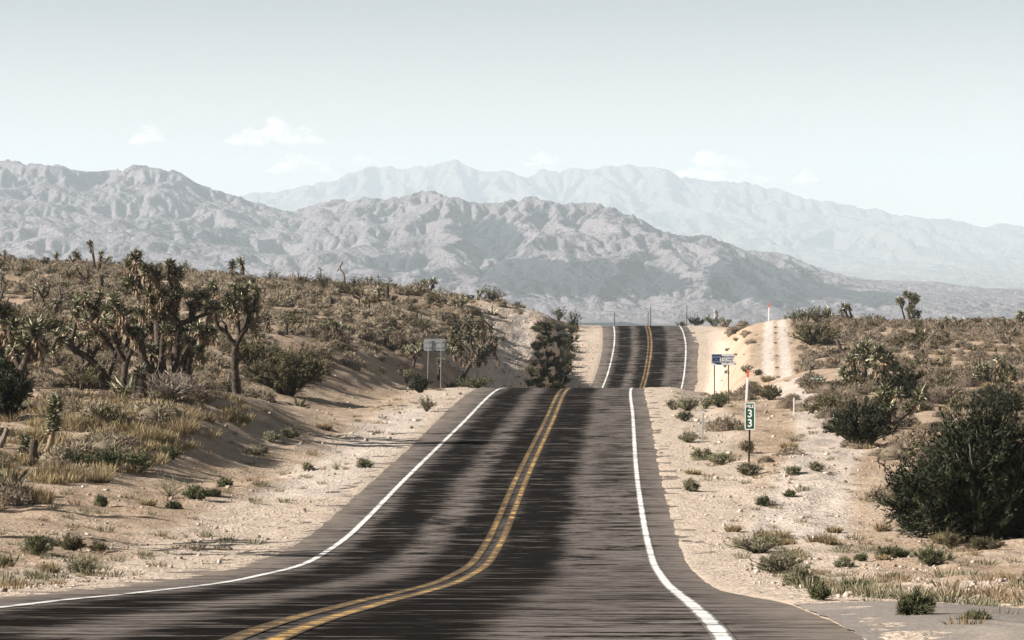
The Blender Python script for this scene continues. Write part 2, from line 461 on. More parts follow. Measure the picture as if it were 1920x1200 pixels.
# ------------------------------------------------------------------ mountains: ridges carved by running water
def carve(h, dx, dy, n_iter, K, m=0.45, seed=0, tal=None):
    """implicit stream power erosion (rivers cut valleys down from the ridges)"""
    nr, nc = h.shape
    hp = h.ravel().copy()
    offs = [(-1, -1), (-1, 0), (-1, 1), (0, -1), (0, 1), (1, -1), (1, 0), (1, 1)]
    idx = np.arange(nr * nc).reshape(nr, nc)
    for it in range(n_iter):
        H = hp.reshape(nr, nc)
        pad = np.pad(H, 1, mode='edge')
        best = np.zeros((nr, nc)); rcv = idx.copy(); dist = np.ones((nr, nc))
        for oy, ox in offs:
            dd = math.hypot(oy * dy, ox * dx)
            nb = pad[1 + oy:1 + oy + nr, 1 + ox:1 + ox + nc]
            s = (H - nb) / dd
            ok = s > best
            if oy == -1: ok[0] = False
            if oy == 1: ok[-1] = False
            if ox == -1: ok[:, 0] = False
            if ox == 1: ok[:, -1] = False
            best[ok] = s[ok]; rcv[ok] = (idx + oy * nc + ox)[ok]; dist[ok] = dd
        order = np.argsort(hp, kind='stable')
        A = [dx * dy] * (nr * nc)
        rl = rcv.ravel().tolist(); ol = order.tolist()
        for i in reversed(ol):
            r = rl[i]
            if r != i: A[r] += A[i]
        A = np.array(A)
        Fc = (K * A ** m / dist.ravel()).tolist()
        hl = hp.tolist()
        for i in ol:
            r = rl[i]
            if r != i:
                f = Fc[i]; hl[i] = (hl[i] + f * hl[r]) / (1 + f)
        hp = np.array(hl)
        H = hp.reshape(nr, nc)
        for _ in range(1):    # creep softens the sharpest cuts
            pad = np.pad(H, 1, mode='edge')
            H = H + 0.018 * (pad[:-2, 1:-1] + pad[2:, 1:-1] + pad[1:-1, :-2] + pad[1:-1, 2:] - 4 * H)
        hp = H.ravel().copy()
    return hp.reshape(nr, nc)

def up2(h):
    nr, nc = h.shape
    o = np.empty((2 * nr - 1, 2 * nc - 1))
    o[::2, ::2] = h
    o[1::2, ::2] = 0.5 * (h[:-1] + h[1:]); o[:, 1::2] = 0.5 * (o[:, :-1:2] + o[:, 2::2])
    return o

def cones(X, Y, ridges, k=12.0):
    """highest of the slopes that fall away from each ridge line"""
    h = np.full(X.shape, -1e9)
    for pts, sl_f, sl_b in ridges:
        P = np.array(pts, float)
        for p, q in zip(P[:-1], P[1:]):
            ex, ey = q[0] - p[0], q[1] - p[1]; L = ex * ex + ey * ey + 1e-9
            t = np.clip(((X - p[0]) * ex + (Y - p[1]) * ey) / L, 0, 1)
            rx, ry = X - p[0] - t * ex, Y - p[1] - t * ey
            d = np.hypot(rx, ry)
            sl = np.where(ry < 0, sl_f, sl_b)
            z = p[2] + t * (q[2] - p[2])
            D = d / 1000.0
            v = z - sl * 1000 * D / (1 + 0.22 * D)
            h = np.maximum(h, v)
    return h

def sky_pts(pp, dist, dist2=None):
    out = []
    n = len(pp)
    for i, (px, py) in enumerate(pp):
        D = dist if dist2 is None else dist + (dist2 - dist) * i / (n - 1)
        out.append((wx(px, D), D, -(py - HZ) / F * D))
    return out

def match_skyline(X, Y, Z, pp, nk=9):
    """scale each sight column so that the crest reads at the height seen"""
    pxs = np.array([p[0] for p in pp], float); pys = np.array([p[1] for p in pp], float)
    px = 960 + F * X / Y
    el = Z / Y
    bins = np.arange(-300, 2230, 6.0)
    k = np.clip(((px - bins[0]) / 6).astype(int), 0, len(bins) - 1)
    mx = np.full(len(bins), -1.0); np.maximum.at(mx, k.ravel(), el.ravel())
    tgt = (HZ - np.interp(bins, pxs, pys)) / F
    ok = mx > 0.002
    r = np.ones(len(bins)); r[ok] = np.clip(tgt[ok] / mx[ok], 0.5, 2.0)
    ker = np.hanning(nk); ker /= ker.sum()
    r = np.convolve(np.pad(r, nk // 2, mode='edge'), ker, 'valid')
    s = np.interp(px, bins, r)
    return np.where(Z > 0, Z * s, Z)

LEFT_SKY = [(-400, 262), (-250, 280), (-100, 290), (0, 300), (50, 308), (105, 310), (150, 322), (190, 322), (215, 320), (255, 311), (300, 318), (335, 322), (360, 342), (400, 358), (440, 368), (480, 382), (520, 392), (545, 399)]
MID_SKY = [(545, 399), (575, 390), (620, 376), (660, 378), (700, 370), (730, 378), (760, 368), (790, 358), (820, 366), (850, 370), (880, 380), (930, 382), (965, 378), (985, 375), (1000, 366), (1020, 378), (1045, 382), (1075, 384), (1110, 382), (1140, 388), (1170, 402), (1200, 412), (1240, 435), (1290, 445), (1310, 442), (1350, 452), (1390, 468), (1420, 472), (1470, 476), (1500, 490), (1550, 510), (1600, 520), (1650, 530), (1700, 545), (1750, 550), (1800, 572), (1850, 588), (1900, 600)]
FAR_SKY = [(-200, 395), (100, 390), (300, 385), (440, 370), (500, 362), (560, 352), (620, 345), (640, 335), (660, 318), (690, 316), (730, 322), (770, 312), (810, 312), (835, 306), (852, 297), (866, 305), (880, 317), (920, 330), (960, 332), (1000, 328), (1040, 322), (1100, 318), (1140, 316), (1170, 310), (1200, 313), (1235, 313), (1260, 330), (1290, 340), (1330, 342), (1380, 340), (1420, 352), (1470, 360), (1520, 378), (1580, 385), (1640, 397), (1700, 408), (1760, 414), (1780, 412), (1830, 428), (1860, 422), (1920, 425), (2100, 430), (2300, 440)]

def mountain_mesh(name, X, Y, Z):
    return np_mesh(name, np.stack([X, Y, Z], -1).reshape(-1, 3), grid_faces(*X.shape), True)

def front_range():
    xs = np.arange(-1750, 1651, 7.0); ys = np.arange(5300, 10200, 8.5)
    X, Y = np.meshgrid(xs, ys)
    wxx = X + 70 * fbm(X / 420, Y / 420, 51, 3); wyy = Y + 70 * fbm(X / 420, Y / 420, 57, 3)
    A = sky_pts(LEFT_SKY, 9300, 9000); B = sky_pts(MID_SKY, 9000, 6600)
    ridges = [(A, 0.20, 0.5), (B, 0.30, 0.5)]
    def spur(px0, py0, D0, px1, py1, D1, s=0.5):
        a = (wx(px0, D0), D0, -(py0 - HZ) / F * D0); b = (wx(px1, D1), D1, -(py1 - HZ) / F * D1)
        ridges.append(([a, b], s, s))
    # buttresses that run down towards the viewer
    spur(255, 318, 9150, 330, 480, 7600, .38); spur(60, 318, 9200, 20, 470, 7700, .34); spur(320, 330, 9100, 520, 480, 7900, .42)
    spur(700, 378, 8600, 640, 500, 7000, .40); spur(790, 366, 8500, 860, 500, 6900, .42); spur(1000, 374, 8200, 960, 520, 6700, .50)
    spur(1090, 388, 8000, 1180, 470, 7000, .55); spur(1180, 470, 7000, 1120, 560, 6000, .5); spur(1180, 412, 7700, 1330, 520, 6300, .52)
    spur(1300, 448, 7500, 1440, 560, 5900, .5); spur(1420, 476, 7250, 1540, 580, 5800, .5); spur(1560, 516, 7000, 1650, 590, 5800, .45)
    spur(1080, 400, 7900, 1050, 500, 6600, .5); spur(900, 388, 8200, 1010, 470, 7000, .5)
    h = cones(wxx, wyy, ridges)
    base = np.interp(Y, [4900, 5600, 6500, 8000, 10400], [-60, -55, -46, -10, 40])
    h = np.where(h > base, base + (h - base) ** 1.0, base + (h - base) * 0.02)
    up = smooth(5, 90, h - base)
    h = h + up * (40 * ridged(X / 430, Y / 520, 61, 3) - 16) * 0.9 + 9 * ridged(X / 170, Y / 190, 65, 2) + 3.5 * fbm(X / 80, Y / 80, 63, 3)
    h = np.maximum(h, base + 3 * fbm(X / 200, Y / 300, 67, 3))
    h = carve(h, 7.0, 8.5, 14, 0.42, 0.48)
    h = match_skyline(X, Y, h, LEFT_SKY[:-1] + MID_SKY)
    X2, Y2, h2 = up2(X), up2(Y), up2(h)
    g = np.hypot(np.gradient(h2, axis=0) / 4.25, np.gradient(h2, axis=1) / 3.5)
    h2 = h2 + smooth(0.15, 0.5, g) * 2.6 * ridged(X2 / 34, Y2 / 34, 71, 3)
    me = mountain_mesh('mountains', X2, Y2, h2)
    px = 960 + F * X2 / Y2; py = HZ - F * h2 / Y2
    # dark desert-varnished rock: where the outcrops are
    d = np.zeros_like(X2)
    def blob(cx, cy, rx, ry, v=1.0):
        nonlocal d
        D0 = 7000
        r = ((px - cx) / rx) ** 2 + ((py - cy) / ry) ** 2
        d = np.maximum(d, v * np.exp(-r))
    blob(925, 450, 60, 30, 1.2); blob(1010, 515, 105, 28, 1.2); blob(1130, 520, 120, 30, 1.2); blob(1210, 530, 80, 24, 1.1); blob(1390, 525, 70, 34, 1.1); blob(1470, 540, 80, 34, 1.1)
    blob(1540, 545, 70, 22, .8); blob(1640, 560, 60, 18, .7); blob(740, 495, 60, 18, .75); blob(690, 530, 40, 14, .6); blob(820, 520, 60, 16, .6)
    blob(300, 430, 90, 30, .35); blob(420, 440, 60, 26, .4); blob(210, 385, 20, 12, .4); blob(1010, 395, 26, 14, .7); blob(300, 330, 40, 14, .45); blob(1080, 545, 110, 16, .8)
    vattr(me, 'varnish', d)
    return me

def far_range():
    xs = np.arange(-5200, 5601, 24.0); ys = np.arange(10500, 26500, 42.0)
    X, Y = np.meshgrid(xs, ys)
    wxx = X + 160 * fbm(X / 1100, Y / 1100, 151, 3); wyy = Y + 160 * fbm(X / 1100, Y / 1100, 157, 3)
    ridges = [(sky_pts(FAR_SKY, 23800), 0.30, 0.5)]
    def spur(px0, py0, D0, px1, py1, D1, s=0.42):
        a = (wx(px0, D0), D0, -(py0 - HZ) / F * D0); b = (wx(px1, D1), D1, -(py1 - HZ) / F * D1)
        ridges.append(([a, b], s, s))
    spur(1560, 402, 21500, 1720, 500, 19200, .5); spur(1560, 402, 21500, 1420, 470, 19800, .5); spur(1640, 412, 21000, 1780, 515, 18500, .5); spur(1390, 350, 23500, 1300, 440, 21000, .4); spur(700, 326, 23600, 640, 400, 21500, .4)
    spur(852, 305, 23700, 880, 390, 21800, .42); spur(1130, 322, 23600, 1160, 420, 21300, .42); spur(1235, 320, 23600, 1330, 430, 21000, .45); spur(1830, 432, 23500, 1900, 480, 22000, .4)
    # low foothills nearer by on the right
    spur(1770, 560, 11500, 1850, 540, 11800, .30); spur(1850, 540, 11800, 2050, 545, 12000, .30)
    h = cones(wxx, wyy, ridges)
    base = np.interp(Y, [10500, 12000, 15000, 18000, 20000, 23000, 26500], [-20, 10, 70, 150, 230, 380, 500])
    h = np.where(h > base, h, base + 0.01 * (h - base))
    up = smooth(10, 200, h - base)
    h = h + up * (80 * ridged(X / 1100, Y / 1300, 161, 3) - 34) + 6 * fbm(X / 250, Y / 250, 163, 3)
    h = np.maximum(h, base + 6 * fbm(X / 700, Y / 900, 167, 3))
    h = carve(h, 24.0, 42.0, 13, 0.34, 0.45)
    h = match_skyline(X, Y, h, FAR_SKY, 21)
    X2, Y2, h2 = up2(X), up2(Y), up2(h)
    h2 = h2 + smooth(10, 150, h2 - np.interp(Y2, [10500, 20000, 26500], [0, 230, 500])) * 7 * ridged(X2 / 120, Y2 / 120, 171, 3)
    me = mountain_mesh('far_mountains', X2, Y2, h2)
    vattr(me, 'varnish', np.zeros(X2.shape))
    return me

def mat_rock(name, sc, c_lit, c_dark, c_brush):
    m = Mat(name, 0.95, 0.1)
    p = m.pos()
    n1 = m.noise(p, 0.004 * sc, 5, 0.6); n2 = m.noise(p, 0.03 * sc, 5, 0.65); n3 = m.noise(m.scale(p, 1, 1, 2.5), 0.012 * sc, 4, 0.6, 1.0)
    c = m.mix(m.ramp(n1, 0.35, 0.65), c_lit, tuple(x * 0.78 for x in c_lit))
    c = m.mix(m.math('MULTIPLY', m.ramp(n3, 0.52, 0.7), 0.5), c, c_brush)
    c = m.mix(m.math('MULTIPLY', m.ramp(n2, 0.5, 0.75), 0.35), c, c_dark)
    k = m.math('ADD', m.attr('varnish'), m.math('MULTIPLY', m.math('SUBTRACT', m.math('ADD', m.math('MULTIPLY', n2, 0.6), m.math('MULTIPLY', n3, 0.7)), 0.62), 1.6))
    c = m.mix(m.math('MULTIPLY', m.ramp(k, 0.30, 0.46), 0.93), c, c_dark)
    m.color(c)
    m.bump(m.math('ADD', n2, m.math('MULTIPLY', m.noise(p, 0.1 * sc, 4, 0.6), 0.6)), 0.8, 22.0 / sc)
    return m.m
front = link('mountains', front_range(), mat_rock('ridge_rock', 1.0, (0.185, 0.166, 0.178), (0.012, 0.016, 0.023), (0.068, 0.066, 0.073))); tag(front, kind='structure')
far = link('far_mountains', far_range(), mat_rock('far_rock', 0.4, (0.17, 0.145, 0.135), (0.055, 0.053, 0.052), (0.09, 0.08, 0.075))); tag(far, kind='structure')

# ------------------------------------------------------------------ air
def haze():
    x0, x1, y0, y1, z0, z1 = -7000, 7000, -400, 27500, -130, 1120
    v = [(x, y, z) for z in (z0, z1) for y in (y0, y1) for x in (x0, x1)]
    f = [(0, 2, 3, 1), (4, 5, 7, 6), (0, 1, 5, 4), (2, 6, 7, 3), (0, 4, 6, 2), (1, 3, 7, 5)]
    me = mixed_mesh('haze', v, f)
    m = bpy.data.materials.new('air'); m.use_nodes = True; nt = m.node_tree; nt.nodes.clear()
    o = nt.nodes.new('ShaderNodeOutputMaterial'); pv = nt.nodes.new('ShaderNodeVolumePrincipled')
    pv.inputs['Color'].default_value = HAZE_COL; pv.inputs['Density'].default_value = HAZE_D
    pv.inputs['Anisotropy'].default_value = 0.0
    nt.links.new(pv.outputs[0], o.inputs['Volume'])
    me.materials.append(m)
    return tag(link('haze', me), kind='stuff')
HOR = 7.2
HAZE_COL = (0.700, 0.826, 0.918, 1.0); HAZE_D = 6.2e-5
haze()

# ------------------------------------------------------------------ a few low clouds far behind the mountains
def cloud_mat():
    m = Mat('cloud_vapour', 1.0, 0.0); m.nt.nodes.remove(m.b)
    d = m.n('ShaderNodeBsdfDiffuse'); d.inputs[0].default_value = (0.95, 0.92, 0.91, 1)
    t2 = m.n('ShaderNodeBsdfTranslucent'); t2.inputs[0].default_value = (0.95, 0.92, 0.91, 1)
    t = m.n('ShaderNodeBsdfTransparent'); lw = m.n('ShaderNodeLayerWeight'); lw.inputs[0].default_value = 0.5
    a = m.math('MULTIPLY', m.math('POWER', m.math('SUBTRACT', 1.0, lw.outputs['Facing']), 1.6), 0.26)
    s = m.n('ShaderNodeMixShader'); s.inputs[0].default_value = .5; m.l(d.outputs[0], s.inputs[1]); m.l(t2.outputs[0], s.inputs[2])
    x = m.n('ShaderNodeMixShader'); m.l(a, x.inputs[0]); m.l(t.outputs[0], x.inputs[1]); m.l(s.outputs[0], x.inputs[2]); m.l(x.outputs[0], m.out.inputs['Surface'])
    return m.m
CLOUD = cloud_mat()
def cloud(px, py, wpx, hpx, label, seed):
    import bmesh
    D = 42000.0; k = D / F; rng = np.random.default_rng(seed)
    bm = bmesh.new(); bmesh.ops.create_icosphere(bm, subdivisions=2, radius=1)
    v0 = np.array([q.co[:] for q in bm.verts]); f0 = np.array([[q.index for q in p.verts] for p in bm.faces]); bm.free()
    V, Fc, n = [], [], 0
    for i in range(int(26 + wpx * .34)):
        t = rng.uniform(-1, 1); r = hpx * k * rng.uniform(.14, .34) * (1 - .35 * abs(t))
        top = (1 - abs(t) ** 1.7) * (.55 + .5 * math.sin(5 * t + seed) ** 2)
        c = np.array([t * wpx * k * .5, rng.uniform(-.4, .4) * wpx * k * .4, rng.uniform(0, 1) ** 1.3 * top * hpx * k])
        V.append(v0 * r * [1.5, 1.3, .8] + c); Fc.append(f0 + n); n += len(v0)
    me = np_mesh('cloud', np.concatenate(V), np.concatenate(Fc), True)
    o = link('cloud', me, CLOUD); o.location = (wx(px, D), D, -(py + hpx * .5 - HZ) / F * D)
    tag(o, label, 'cloud')
cloud(281, 252, 72, 30, 'small round cloud at the far left above the left massif', 1)
cloud(522, 245, 182, 44, 'widest of the faint clouds on the left, left of the far peak', 2)
cloud(1350, 310, 190, 60, 'bright low cloud resting on the far ridge at the right', 3)
cloud(1514, 328, 44, 30, 'small cloud puff right of the bright low one', 4)
cloud(1024, 296, 70, 26, 'small faint cloud just above the far ridge in the middle', 5)
cloud(575, 300, 130, 40, 'very faint cloud under the widest cloud', 6)
cloud(680, 300, 46, 26, 'faint puff behind the left shoulder of the far peak', 7)

# ------------------------------------------------------------------ sky and sun
world = bpy.data.worlds.new("World"); SC.world = world; world.use_nodes = True
nt = world.node_tree; nt.nodes.clear()
wo = nt.nodes.new('ShaderNodeOutputWorld'); bg = nt.nodes.new('ShaderNodeBackground'); sk = nt.nodes.new('ShaderNodeTexSky')
sk.sky_type = 'NISHITA'; sk.sun_disc = False; sk.sun_elevation = SUN_EL
sk.sun_rotation = math.atan2(SUN_AZ[0], SUN_AZ[1])
sk.altitude = 900; sk.air_density = 1.0; sk.dust_density = 4.0; sk.ozone_density = 1.0
bg.inputs['Strength'].default_value = 0.05
hs = nt.nodes.new('ShaderNodeHueSaturation'); hs.inputs['Saturation'].default_value = 0.65; hs.inputs['Value'].default_value = 0.42
# the last degrees above the horizon are bright with dust
tc = nt.nodes.new('ShaderNodeTexCoord'); sp = nt.nodes.new('ShaderNodeSeparateXYZ'); mr = nt.nodes.new('ShaderNodeMapRange'); mx = nt.nodes.new('ShaderNodeMix')
mr.interpolation_type = 'SMOOTHSTEP'; mr.inputs[1].default_value = 0.11; mr.inputs[2].default_value = 0.0
mx.data_type = 'RGBA'; mx.blend_type = 'ADD'; mx.inputs[7].default_value = (HOR * 1.06, HOR * .985, HOR * .895, 1.0)
nt.links.new(tc.outputs['Generated'], sp.inputs[0]); nt.links.new(sp.outputs[2], mr.inputs[0]); nt.links.new(mr.outputs[0], mx.inputs[0])
nt.links.new(sk.outputs[0], hs.inputs['Color']); nt.links.new(hs.outputs[0], mx.inputs[6]); nt.links.new(mx.outputs[2], bg.inputs['Color']); nt.links.new(bg.outputs[0], wo.inputs['Surface'])

sd = bpy.data.lights.new('sun', 'SUN'); sd.energy = 5.0; sd.angle = math.radians(0.53); sd.color = (1.0, 0.935, 0.865)
so = bpy.data.objects.new('sun', sd); COL.objects.link(so)
n = math.hypot(*SUN_AZ)
tosun = Vector((SUN_AZ[0] / n * math.cos(SUN_EL), SUN_AZ[1] / n * math.cos(SUN_EL), math.sin(SUN_EL)))
so.rotation_euler = tosun.to_track_quat('Z', 'Y').to_euler(); so.location = (-200, 0, 300)

# ------------------------------------------------------------------ picture settings
SC.render.engine = 'CYCLES'
SC.view_settings.view_transform = 'Standard'; SC.view_settings.look = 'None'
SC.view_settings.exposure = 1.3; SC.view_settings.gamma = 1.0
cy = SC.cycles
cy.use_denoising = True
try: cy.denoiser = 'OPENIMAGEDENOISE'
except Exception: pass
cy.max_bounces = 6; cy.diffuse_bounces = 3; cy.glossy_bounces = 2; cy.transparent_max_bounces = 40; cy.volume_bounces = 4
cy.sample_clamp_indirect = 6.0
# ------------------------------------------------------------------ plant geometry
class Geo:
    def __init__(s): s.v, s.f, s.t, s.n = [], [], [], 0
    def add(s, v, f, t):
        s.v.append(np.asarray(v, float)); s.f.append(np.asarray(f) + s.n); s.t.append(np.broadcast_to(t, (len(v),)).astype(float)); s.n += len(v)
    def arrays(s): return np.concatenate(s.v), np.concatenate(s.f), np.concatenate(s.t)
    def mesh(s, name):
        v, f, t = s.arrays()
        me = np_mesh(name, v, f); vattr(me, 'tint', t); return me
    def empty(s): return s.n == 0

def unit(a): return a / (np.linalg.norm(a, axis=-1, keepdims=True) + 1e-9)

def blades(g, rng, P, D, L, W, tint, droop=0.0):
    """narrow leaves: a triangle pair each, from P along D"""
    n = len(P); D = unit(D)
    S = unit(np.cross(D, rng.normal(size=(n, 3)))) * (np.broadcast_to(W, (n,))[:, None] * 0.5)
    L = np.broadcast_to(L, (n,))[:, None]
    mid = P + D * L * 0.5
    tip = P + D * L; tip[:, 2] -= droop * L[:, 0]
    v = np.stack([P - S * .6, P + S * .6, mid + S, tip, mid - S], 1).reshape(-1, 3)
    k = np.arange(n)[:, None] * 5
    f = np.concatenate([k + [0, 1, 2], k + [0, 2, 4], k + [4, 2, 3]], 0)
    g.add(v, f, np.repeat(np.broadcast_to(tint, (n,)), 5))

def slivers(g, rng, P, D, L, W, tint):
    """one triangle each: twigs and fine leaves"""
    n = len(P); D = unit(D)
    S = unit(np.cross(D, rng.normal(size=(n, 3)))) * (np.broadcast_to(W, (n,))[:, None] * 0.5)
    v = np.stack([P - S, P + S, P + D * np.broadcast_to(L, (n,))[:, None]], 1).reshape(-1, 3)
    g.add(v, np.arange(3 * n).reshape(n, 3), np.repeat(np.broadcast_to(tint, (n,)), 3))

def tube(g, pts, rad, sides=7, rng=None, rough=0.0, tint=0.5):
    pts = np.asarray(pts, float); n = len(pts); rad = np.broadcast_to(rad, (n,))
    T = unit(np.gradient(pts, axis=0)); ref = np.array([0.31, 0.93, 0.17])
    A = unit(np.cross(T, ref)); B = np.cross(T, A)
    th = np.arange(sides) / sides * 2 * np.pi
    R = rad[:, None] * np.ones(sides)
    if rng is not None and rough: R = R * (1 + rough * rng.normal(size=R.shape))
    v = pts[:, None] + (A[:, None] * np.cos(th)[None, :, None] + B[:, None] * np.sin(th)[None, :, None]) * R[..., None]
    i = np.arange(n * sides).reshape(n, sides); j = np.roll(i, -1, 1)
    a, b, c, d = i[:-1].ravel(), j[:-1].ravel(), j[1:].ravel(), i[1:].ravel()
    f = np.concatenate([np.stack([a, b, c], 1), np.stack([a, c, d], 1)])
    v = np.concatenate([v.reshape(-1, 3), pts[-1:], pts[:1]])
    top = n * sides
    f = np.concatenate([f, np.stack([i[-1], j[-1], np.full(sides, top)], 1), np.stack([j[0], i[0], np.full(sides, top + 1)], 1)])
    g.add(v, f, tint)

def dense(pts, rad, step):
    """resample a limb smoothly"""
    pts = np.asarray(pts, float); rad = np.asarray(rad, float)
    s = np.r_[0, np.cumsum(np.linalg.norm(np.diff(pts, axis=0), axis=1))]
    n = max(3, int(s[-1] / step) + 1); q = np.linspace(0, s[-1], n)
    if len(pts) > 2:
        out = np.stack([pchip(s, pts[:, k])(q) for k in range(3)], 1)
    else:
        out = np.stack([np.interp(q, s, pts[:, k]) for k in range(3)], 1)
    return out, np.interp(q, s, rad)

def sphere_dirs(rng, n): return unit(rng.normal(size=(n, 3)))

def head(crown, skirt, rng, c, ax, R, n, sk=0.5, skn=40, w=1.0):
    """a Joshua tree's head of dagger leaves, with dead ones hanging below it"""
    ax = ax / (np.linalg.norm(ax) + 1e-9)
    d = sphere_dirs(rng, n * 2); cs = d @ ax
    d = d[cs > -0.45][:n]; m = len(d)
    off = -rng.uniform(0, 0.9 * R, m)[:, None] * ax
    L = R * rng.uniform(0.75, 1.15, m)
    blades(crown, rng, c + off + d * 0.02, d, L, w * R * rng.uniform(.13, .2, m), rng.uniform(0, 1, m))
    if sk > 0 and skn > 0:
        t = rng.uniform(0.5 * R, 0.5 * R + sk, skn)
        d = sphere_dirs(rng, skn); d = unit(d - ax * (d @ ax)[:, None]); 
        P = c - ax * t[:, None] + d * R * .16
        D = d * rng.uniform(.25, .9, skn)[:, None] - ax * rng.uniform(.5, 1.2, skn)[:, None] + np.array([0, 0, -.35])
        blades(skirt, rng, P, D, R * rng.uniform(.5, .95, skn), w * R * rng.uniform(.14, .22, skn), rng.uniform(0, 1, skn))

def place_tree(name, loc, trunk, crown, skirt, label, cat, group=None, mt=None, part_crown='crown'):
    o = bpy.data.objects.new(name, None); COL.objects.link(o); o.location = loc; o.empty_display_size = 0.2
    tag(o, label, cat, group)
    if trunk is not None and not trunk.empty(): link('trunk', trunk.mesh('trunk'), mt or BARK, o)
    if crown is not None and not crown.empty(): link(part_crown, crown.mesh('crown'), LEAF, o)
    if skirt is not None and not skirt.empty(): link('dead_leaves', skirt.mesh('dead_leaves'), DEADLEAF, o)
    return o

# ------------------------------------------------------------------ plant materials
def plant_mat(name, a, b, rough=0.75, spec=0.15, vary=0.25, c3=None, trans=0.0):
    m = Mat(name, rough, spec)
    t = m.attr('tint')
    c = m.mix(t, a, b)
    if c3 is not None:
        c = m.mix(m.ramp(t, 0.74, 0.96), c, c3)  # highlights put into the colour: some leaves made pale as if sunlit
    oi = m.n('ShaderNodeObjectInfo').outputs['Random']
    h = m.n('ShaderNodeHueSaturation'); m.l(c, h.inputs['Color'])
    m.l(m.math('ADD', 1 - vary, m.math('MULTIPLY', oi, 2 * vary)), h.inputs['Value'])
    m.l(m.math('ADD', 0.5 - vary * 0.05, m.math('MULTIPLY', oi, vary * 0.1)), h.inputs['Hue'])
    m.l(h.outputs[0], m.b.inputs['Base Color'])
    if trans:
        tr = m.n('ShaderNodeBsdfTranslucent'); m.l(h.outputs[0], tr.inputs['Color'])
        mx = m.n('ShaderNodeMixShader'); mx.inputs[0].default_value = trans
        m.l(m.b.outputs[0], mx.inputs[1]); m.l(tr.outputs[0], mx.inputs[2]); m.l(mx.outputs[0], m.out.inputs['Surface'])
    return m.m

def bark_mat(name, a, b):
    m = Mat(name, 0.95, 0.1)
    p = m.n('ShaderNodeTexCoord').outputs['Object']
    n1 = m.noise(m.scale(p, 1, 1, .5), 14.0, 4, 0.7); n2 = m.noise(p, 3.0, 3, 0.6)
    c = m.mix(m.ramp(n1, 0.35, 0.65), a, b); c = m.mix(m.math('MULTIPLY', m.ramp(n2, .5, .7), .5), c, tuple(x * .5 for x in a))
    m.color(c); m.bump(n1, 0.9, 0.03)
    return m.m

LEAF = plant_mat('joshua_leaf', (0.035, 0.038, 0.018), (0.21, 0.205, 0.112), 0.5, 0.4, 0.15, c3=(0.58, 0.55, 0.38))
DEADLEAF = plant_mat('dead_leaf', (0.15, 0.105, 0.068), (0.32, 0.245, 0.165), 0.8, 0.15, 0.12)
BARK = bark_mat('joshua_bark', (0.040, 0.031, 0.025), (0.105, 0.083, 0.066))
TANBARK = bark_mat('shaggy_tan_bark', (0.20, 0.145, 0.095), (0.34, 0.26, 0.18))
DARKSTEM = bark_mat('dark_stems', (0.035, 0.028, 0.022), (0.085, 0.068, 0.052))
GREYWOOD = bark_mat('dead_wood', (0.10, 0.083, 0.072), (0.21, 0.18, 0.155))
SCRUB = plant_mat('scrub_twigs', (0.112, 0.089, 0.064), (0.265, 0.213, 0.155), 0.9, 0.1, 0.30)
OLIVE = plant_mat('olive_leaves', (0.060, 0.054, 0.028), (0.145, 0.125, 0.068), 0.8, 0.15, 0.22)
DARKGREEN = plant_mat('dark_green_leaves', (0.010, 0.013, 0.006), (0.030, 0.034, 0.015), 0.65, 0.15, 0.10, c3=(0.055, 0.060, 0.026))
GREYGREEN = plant_mat('grey_green_leaves', (0.115, 0.110, 0.066), (0.235, 0.220, 0.140), 0.85, 0.1, 0.18)
GREEN = plant_mat('green_leaves', (0.050, 0.058, 0.028), (0.135, 0.140, 0.072), 0.8, 0.1, 0.2)
STRAW = plant_mat('dry_grass', (0.175, 0.130, 0.072), (0.33, 0.262, 0.155), 0.85, 0.1, 0.15, trans=0.2)
PALETWIG = plant_mat('pale_twigs', (0.16, 0.13, 0.105), (0.32, 0.275, 0.23), 0.9, 0.1, 0.15)

# ------------------------------------------------------------------ plant shapes
def lumpy(rng, d, k=5, amp=0.35):
    c = sphere_dirs(rng, k); return 1 - amp + amp * 1.6 * np.clip((d @ c.T).max(1), 0, 1)

def _dome():
    import bmesh
    bm = bmesh.new(); bmesh.ops.create_icosphere(bm, subdivisions=2, radius=1)
    v = np.array([q.co[:] for q in bm.verts]); f = np.array([[q.index for q in p.verts] for p in bm.faces]); bm.free()
    return v, f
DOME = _dome()
def scrub_shape(seed, r=0.55, h=0.5, n=330, w=1.0):
    rng = np.random.default_rng(seed); g = Geo()
    v, f = DOME; c6 = sphere_dirs(rng, 5)      # hidden dark core, added to block light and give the bush self-shadow
    g.add(v * (.62 + .22 * (unit(v) @ c6.T).max(1))[:, None] * rng.uniform(.85, 1.1, (len(v), 1)) * [r, r, h], f, 0.15)
    d = sphere_dirs(rng, n); d[:, 2] = np.abs(d[:, 2])
    k = lumpy(rng, d, 6) * rng.uniform(.55, 1.0, n) ** .6
    P = d * k[:, None] * [r, r, h]; P[:, 2] += 0.02
    D = unit(d + np.array([0, 0, .35]) + .6 * rng.normal(size=(n, 3)))
    slivers(g, rng, P - D * .05, D, rng.uniform(.06, .15, n) * r / .55, w * rng.uniform(.016, .036, n) * r / .55, rng.uniform(0, 1, n))
    m = n // 6
    d = sphere_dirs(rng, m); d[:, 2] = np.abs(d[:, 2]) + .2; d = unit(d)
    slivers(g, rng, rng.normal(size=(m, 3)) * [r * .15, r * .15, .0], d, np.linalg.norm(d * [r, r, h], axis=1) * rng.uniform(.75, 1.05, m), r * .03, rng.uniform(0, .6, m))
    return g

